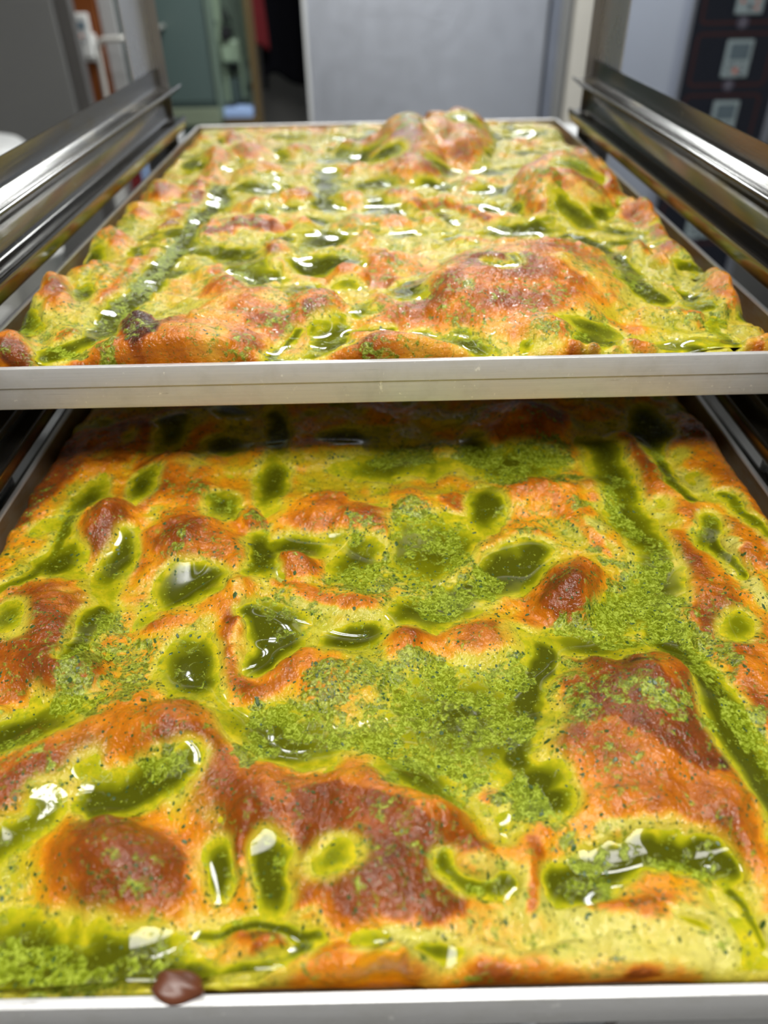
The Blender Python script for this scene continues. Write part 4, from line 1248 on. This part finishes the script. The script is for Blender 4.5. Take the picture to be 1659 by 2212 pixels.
# dark steel cabinet on the left
r = empty('steel_cabinet', (-1.30, 2.5, 0.0))
tag(r, 'dark steel cabinet filling the left corner behind the rack', 'cabinet')
bx('body', MT['dark_steel'], r, -0.62, 0.296, 0.0, 0.10, 0.06, 2.0, 0.006)
bx('door_edge', MT['flange'], r, 0.298, 0.346, 0.006, 0.05, 0.06, 2.0, 0.003)
bx('plinth', MT['dark'], r, -0.60, 0.28, 0.02, 0.09, 0.0, 0.06)

# wooden door post with the remote control in its holder, and the green door beyond
struct('trim_5', MT['wood'], -1.16, -1.012, 2.95, 3.05, 0, 2.6)
struct('trim_6', MT['wall'], -1.006, -0.951, 2.97, 3.05, 0, 2.6)
struct('trim_7', MT['green_dark'], -0.951, -0.900, 2.99, 3.05, 0, 2.6)
r = empty('remote_control', (-1.066, 2.95, 1.085))
r.rotation_euler = (0, math.radians(1.5), 0)
tag(r, 'white remote control in a wall holder on the brown door post', 'remote control')
bx('holder', MT['white'], r, -0.026, 0.034, -0.022, 0.0, 0.0, 0.088, 0.004, 3)
bx('body', MT['white'], r, -0.027, 0.025, -0.034, -0.012, 0.012, 0.152, 0.007, 4)
bx('screen', MT['screen'], r, -0.018, 0.012, -0.0352, -0.0335, 0.100, 0.128, 0.001)
bx('button', MT['orange_key'], r, -0.014, -0.006, -0.0358, -0.0335, 0.078, 0.085, 0.001)
bx('button', MT['grey_key'], r, 0.000, 0.010, -0.0358, -0.0335, 0.078, 0.085, 0.001)
bx('button', MT['grey_key'], r, -0.008, 0.004, -0.0358, -0.0335, 0.060, 0.068, 0.001)

d = empty('door_1', (0, 0, 0)); d['kind'] = 'structure'
bx('door_panel', MT['green_glass'], d, -1.0, -0.680, 3.31, 3.34, 0.895, 2.1)
bx('door_panel', MT['green_glass'], d, -1.0, -0.680, 3.31, 3.34, 0.06, 0.800)
bx('door_rail', MT['green_dark'], d, -1.0, -0.672, 3.30, 3.35, 0.868, 0.896, 0.002)
bx('door_rail', MT['green_trim'], d, -1.0, -0.672, 3.295, 3.35, 0.800, 0.868, 0.004)
bx('door_stile', MT['mint_dark'], d, -0.680, -0.655, 3.30, 3.35, 0.06, 2.1, 0.003)
bm = bmesh.new()
pts = [(-0.86, 3.31, 1.166), (-0.86, 2.85, 1.166), (-0.875, 2.805, 1.166), (-0.90, 2.80, 1.166)]+[(-0.9520+0.034*math.cos(math.radians(a)), 2.80, 1.130+0.034*math.sin(math.radians(a))) for a in range(80, 181, 12)]
pts += [(-0.988, 2.80, 1.10), (-0.992, 2.80, 0.98), (-0.992, 2.80, 0.60), (-0.985, 2.815, 0.57), (-0.96, 2.85, 0.56), (-0.92, 3.31, 0.56)]
tube(bm, pts, 0.0095, 14)
obj('door_handle', bm, MT['satin'], d, True)

# pale green machine
r = empty('dough_machine', (-0.60, 3.49, 0.0))
tag(r, 'pale green enamelled machine with a black knob beside the green door', 'machine')
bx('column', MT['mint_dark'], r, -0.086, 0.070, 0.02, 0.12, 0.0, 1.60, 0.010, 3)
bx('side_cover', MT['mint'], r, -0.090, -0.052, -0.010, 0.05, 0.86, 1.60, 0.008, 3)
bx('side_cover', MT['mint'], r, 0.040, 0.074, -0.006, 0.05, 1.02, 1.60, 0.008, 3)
bx('gear_cover', MT['mint'], r, -0.062, 0.018, -0.060, 0.03, 1.018, 1.106, 0.014, 4)
bx('guide_bar', MT['mint'], r, 0.012, 0.024, -0.050, 0.03, 0.88, 1.10, 0.004, 2)
bx('guide_bar', MT['mint'], r, -0.060, -0.046, -0.030, 0.03, 0.86, 1.02, 0.004, 2)
bx('lower_cover', MT['green_glass'], r, -0.046, 0.004, -0.020, 0.03, 0.86, 0.96, 0.006, 2)
bx('knob', MT['black'], r, -0.048, -0.010, -0.075, 0.03, 1.106, 1.148, 0.004, 2)
bm = bmesh.new(); tube(bm, [(-0.03, -0.04, 1.148), (-0.036, -0.03, 1.19), (-0.030, -0.02, 1.22), (-0.018, -0.025, 1.19), (-0.006, -0.03, 1.165)], 0.006, 8)
obj('cable', bm, MT['black'], r, True)
bm = bmesh.new(); tube(bm, [(-0.02, -0.035, 1.000), (-0.02, -0.012, 1.000)], 0.012, 16); obj('bolt', bm, MT['black'], r, True)
bm = bmesh.new(); tube(bm, [(-0.080, -0.030, 1.165), (-0.080, -0.008, 1.165)], 0.010, 16); obj('bolt', bm, MT['green_dark'], r, True)
bm = bmesh.new(); tube(bm, [(0.046, -0.035, 0.925), (0.046, -0.004, 0.925)], 0.012, 16); obj('bolt', bm, MT['green_dark'], r, True)

# brown shelf unit in front of it, with a pale blue tray on its shelf
r = empty('wooden_shelf', (-0.61, 3.30, 0.0))
tag(r, 'narrow brown wooden shelf unit below the green machine', 'shelf')
bx('shelf_board', MT['brown'], r, -0.105, 0.092, 0.0, 0.14, 0.795, 0.824, 0.002)
bx('upright', MT['brown'], r, 0.082, 0.104, 0.05, 0.16, 0.0, 1.75, 0.002)
bx('upright', MT['brown'], r, -0.115, -0.095, 0.05, 0.15, 0.0, 0.820, 0.002)
r = empty('plastic_tray', (-0.61, 3.30, 0.8242))
tag(r, 'pale blue plastic tray lying on the brown shelf', 'tray')
bm = bmesh.new(); box(bm, -0.090, 0.076, 0.004, 0.135, 0.0, 0.036, 0.006, 3); obj('body', bm, MT['blue_white'], r)
bx('lining', MT['panel_navy'], r, -0.060, 0.000, 0.060, 0.120, 0.036, 0.048, 0.004)


def garment(name, label, mat, x0, x1, zt, bottom, y, folds, amp, th, group=None):
    nx, nz = 40, 30
    bm = bmesh.new()
    F_, B_ = [], []
    for i in range(nz+1):
        rf, rb = [], []
        for j in range(nx+1):
            s = j/nx; q = i/nz
            x = x0+(x1-x0)*s
            z = zt+(bottom(s)-zt)*q
            x += 0.012*math.sin(5*q+3*s)*q
            yy_ = y-amp*(0.4+q)*math.sin(s*folds*6.283+1.5*q)-0.5*th*math.sin(math.pi*s)
            rf.append(bm.verts.new((x, yy_, z)))
            rb.append(bm.verts.new((x, yy_+th, z)))
        F_.append(rf); B_.append(rb)
    for i in range(nz):
        for j in range(nx):
            bm.faces.new((F_[i][j], F_[i][j+1], F_[i+1][j+1], F_[i+1][j]))
            bm.faces.new((B_[i][j+1], B_[i][j], B_[i+1][j], B_[i+1][j+1]))
        bm.faces.new((F_[i][0], F_[i+1][0], B_[i+1][0], B_[i][0]))
        bm.faces.new((F_[i+1][nx], F_[i][nx], B_[i][nx], B_[i+1][nx]))
    for j in range(nx):
        bm.faces.new((F_[0][j+1], F_[0][j], B_[0][j], B_[0][j+1]))
        bm.faces.new((F_[nz][j], F_[nz][j+1], B_[nz][j+1], B_[nz][j]))
    o = obj(name, bm, mat, None, True)
    return tag(o, label, 'clothing', group)


rail_o = empty('coat_rail', (-0.52, 4.12, 1.78))
tag(rail_o, 'steel coat rail that carries the hanging clothes', 'rail')
bm = bmesh.new(); tube(bm, [(-0.20, 0, 0), (0.195, 0, 0)], 0.010, 14); obj('bar', bm, MT['chrome'], rail_o, True)
for x_ in (-0.19, 0.185):
    bm = bmesh.new(); tube(bm, [(x_, 0, 0), (x_, 0.48, 0)], 0.008, 12); obj('bracket', bm, MT['chrome'], rail_o, True)
garment('black_apron', 'black cloth hanging beside the steel refrigerator, the widest of the hanging clothes', MT['black_cloth'], -0.555, -0.325, 1.75,
        lambda s: 0.885-0.02*s-0.03*s*s+0.03*math.exp(-((s-0.25)/0.2)**2) if s > 0.08 else 0.835, 4.06, 1.5, 0.010, 0.05)
garment('red_cloth', 'dark red cloth hanging left of the black one', MT['red_cloth'], -0.592, -0.525, 1.75,
        lambda s: 1.05-0.04*s, 3.99, 1.0, 0.006, 0.02)
garment('white_cloth', 'bluish white cloth hanging furthest left on the coat rail', MT['white_cloth'], -0.650, -0.598, 1.75,
        lambda s: 0.98+0.10*s, 3.92, 1.0, 0.006, 0.02)

# deck oven on the right, with its control panel
r = empty('deck_oven', (0.93, 2.14, 0.0))
tag(r, 'steel deck oven with a navy control panel at the right edge', 'oven')
bx('body', MT['oven_steel'], r, -0.038, 0.262, 0.010, 0.80, 0.12, 1.85, 0.004)
bx('side_panel', MT['oven_steel'], r, -0.042, -0.038, 0.062, 0.79, 0.12, 1.85, 0.001)
bx('corner_strip', MT['edge_steel'], r, -0.050, -0.038, -0.012, 0.060, 0.12, 1.85, 0.003)
bx('edge_strip', MT['edge_steel'], r, 0.236, 0.262, -0.012, 0.010, 0.12, 1.85, 0.004)
bx('plinth', MT['dark'], r, -0.02, 0.24, 0.03, 0.76, 0.0, 0.12)
cp = bx('control_panel', MT['panel_navy'], r, -0.040, 0.236, -0.006, 0.010, 0.30, 1.80)


def ring_frame(name, mat, parent, x0, x1, z0, z1, wd, y, th, rad):
    bm = bmesh.new()
    def loop(ins, yy_):
        v = []
        rr = max(rad-ins, 0.001)
        for cx, cz, a0 in ((x1-ins-rr, z0+ins+rr, -90), (x1-ins-rr, z1-ins-rr, 0), (x0+ins+rr, z1-ins-rr, 90), (x0+ins+rr, z0+ins+rr, 180)):
            for i in range(6):
                a = math.radians(a0+90*i/5)
                v.append(bm.verts.new((cx+rr*math.cos(a), yy_, cz+rr*math.sin(a))))
        return v
    A, B, C_, D_ = loop(0, y), loop(0, y-th), loop(wd, y-th), loop(wd, y)
    n = len(A)
    for P_, Q_ in ((A, B), (B, C_), (C_, D_)):
        for k in range(n):
            bm.faces.new((P_[k], P_[(k+1) % n], Q_[(k+1) % n], Q_[k]))
    return obj(name, bm, mat, parent)


for k in range(5):
    z0 = 1.070+0.152*(1-k)
    o = ring_frame('compartment_outline', MT['red_line'], cp, -0.018, 0.205, z0, z0+0.131, 0.0055, -0.006, 0.001, 0.014)
    du = bx('display_unit', MT['bezel'], cp, 0.070, 0.145, -0.018, -0.006, z0+0.022, z0+0.115, 0.004, 3)
    # (screen and keys sit on the display unit, all at panel level)
    bx('screen', MT['screen'], cp, 0.080, 0.135, -0.0192, -0.0178, z0+0.066, z0+0.106, 0.001)
    kz = [(0.080, 0.054, 'grey_key'), (0.094, 0.054, 'grey_key'), (0.118, 0.054, 'grey_key'), (0.080, 0.040, 'grey_key'), (0.121, 0.040, 'grey_key'), (0.119, 0.029, 'grey_key')]
    if k == 0:
        kz = [(0.080, 0.064, 'grey_key'), (0.080, 0.052, 'orange_key'), (0.121, 0.052, 'orange_key'), (0.121, 0.036, 'orange_key')]
    for kx, kd, mm in kz:
        bx('key', MT[mm], cp, kx, kx+0.009, -0.0195, -0.0178, z0+kd-0.004, z0+kd+0.004, 0.001)
    bx('key', MT['orange_key'] if k == 1 else MT['grey_key'], cp, 0.100, 0.112, -0.0197, -0.0178, z0+0.034, z0+0.046, 0.003, 3)
    bm = bmesh.new(); tube(bm, [(0.101, -0.0062, z0+0.003), (0.101, -0.0095, z0+0.003)], 0.0155, 28)
    ic = obj('icon_disc', bm, MT['icon_disc'], cp)
    bm = bmesh.new()
    if k == 0:
        tube(bm, [(0.101+0.0035*math.cos(a), -0.0100, z0+0.0072+0.0035*math.sin(a)) for a in [i*6.283/12 for i in range(13)]], 0.0009, 6)
        tube(bm, [(0.101+0.0040*math.cos(a), -0.0100, z0-0.0012+0.0040*math.sin(a)) for a in [i*6.283/12 for i in range(13)]], 0.0009, 6)
    else:
        pts = [(0.094, -0.0100, z0-0.002), (0.097, -0.0100, z0+0.001)]+[(0.101+0.0035*math.cos(math.radians(a)), -0.0100, z0+0.0055+0.0035*math.sin(math.radians(a))) for a in range(180, -1, -30)]+[(0.105, -0.0100, z0+0.001), (0.108, -0.0100, z0-0.002), (0.094, -0.0100, z0-0.002)]
        tube(bm, pts, 0.0009, 6)
    obj('icon_line', bm, MT['icon_line'], cp)

# low worktable left behind the rack with things on it, seen through the gap under the runners
r = empty('worktable', (-0.85, 1.50, 0.0))
tag(r, 'low dark steel worktable glimpsed under the left runners', 'table')
bx('worktop', MT['green_dark'], r, -0.45, 0.38, -0.32, 0.32, 0.60, 0.64, 0.003)
for x_ in (-0.42, 0.33):
    for y_ in (-0.30, 0.26):
        bx('leg', MT['post'], r, x_, x_+0.035, y_, y_+0.035, 0.0, 0.60)
bx('undershelf', MT['dark_steel'], r, -0.42, 0.36, -0.29, 0.29, 0.20, 0.22)


def carton(name, label, mat, x0, x1, y0, y1, z1, cat='box'):
    t = empty(name, ((x0+x1)/2, (y0+y1)/2, 0.6402))
    hx, hy, h = (x1-x0)/2, (y1-y0)/2, z1-0.6402
    bx('body', mat, t, -hx, hx, -hy, hy, 0, h-0.02, 0.002)
    bx('lid', mat, t, -hx-0.001, hx+0.001, -hy-0.001, hy+0.001, h-0.0198, h, 0.003)
    return tag(t, label, cat)


carton('carton', 'white carton standing nearest the left rack post', MT['cover_white'], -0.545, -0.492, 1.66, 1.78, 1.045)
carton('carton', 'pale blue carton between the white one and the red one', MT['blue_white'], -0.585, -0.5475, 1.66, 1.78, 1.01)
carton('carton', 'dark red carton left of the pale blue one', MT['red_cloth'], -0.615, -0.5875, 1.66, 1.78, 0.985)
carton('carton', 'grey white carton left of the dark red one', MT['cover_white'], -0.665, -0.632, 1.66, 1.78, 0.955)
carton('storage_box', 'white storage box low at the left edge of the picture', MT['cover_white'], -1.04, -0.825, 1.20, 1.30, 0.775)
t = empty('flour_bin', (-0.935, 1.46, 0.6402))
tag(t, 'white round bin with a grey domed lid at the left edge', 'bin')
bm = bmesh.new(); lathe(bm, [(0.02, 0), (0.130, 0.0), (0.142, 0.015), (0.150, 0.28), (0.158, 0.39), (0.166, 0.40), (0.166, 0.416), (0.02, 0.418)], n=48)
obj('body', bm, MT['white'], t, True)
bm = bmesh.new(); lathe(bm, [(0.02, 0.419), (0.160, 0.419), (0.163, 0.424), (0.150, 0.436), (0.11, 0.446), (0.05, 0.450), (0.012, 0.450)], n=48)
obj('lid', bm, MT['cover_white'], t, True)
t = empty('plastic_tub', (-0.755, 1.33, 0.6402))
tag(t, 'small white round tub seen below the left runners', 'tub')
bm = bmesh.new(); lathe(bm, [(0.01, 0), (0.044, 0.0), (0.050, 0.01), (0.056, 0.24), (0.060, 0.242), (0.060, 0.252), (0.01, 0.253)], n=40)
obj('body', bm, MT['white'], t, True)
bm = bmesh.new(); lathe(bm, [(0.01, 0.2532), (0.058, 0.2532), (0.059, 0.262), (0.052, 0.268), (0.01, 0.270)], n=40)
obj('lid', bm, MT['white'], t, True)

# white ingredient bin on the right, seen through the gap between tray and runner
t = empty('ingredient_bin', (0.58, 1.95, 0.0))
tag(t, 'tall white ingredient bin glimpsed between the upper tray and right runner', 'bin')
bx('body', MT['white'], t, -0.09, 0.082, 0.0, 0.16, 0.06, 0.960, 0.010, 4)
bx('lid', MT['cover_white'], t, -0.094, 0.086, -0.004, 0.164, 0.960, 0.982, 0.006, 3)
for x_ in (-0.08, 0.05):
    for y_ in (0.035, 0.125):
        bm = bmesh.new(); tube(bm, [(x_, y_, 0.0305), (x_+0.02, y_, 0.0305)], 0.03, 20)
        obj('wheel', bm, MT['black'], t, True)
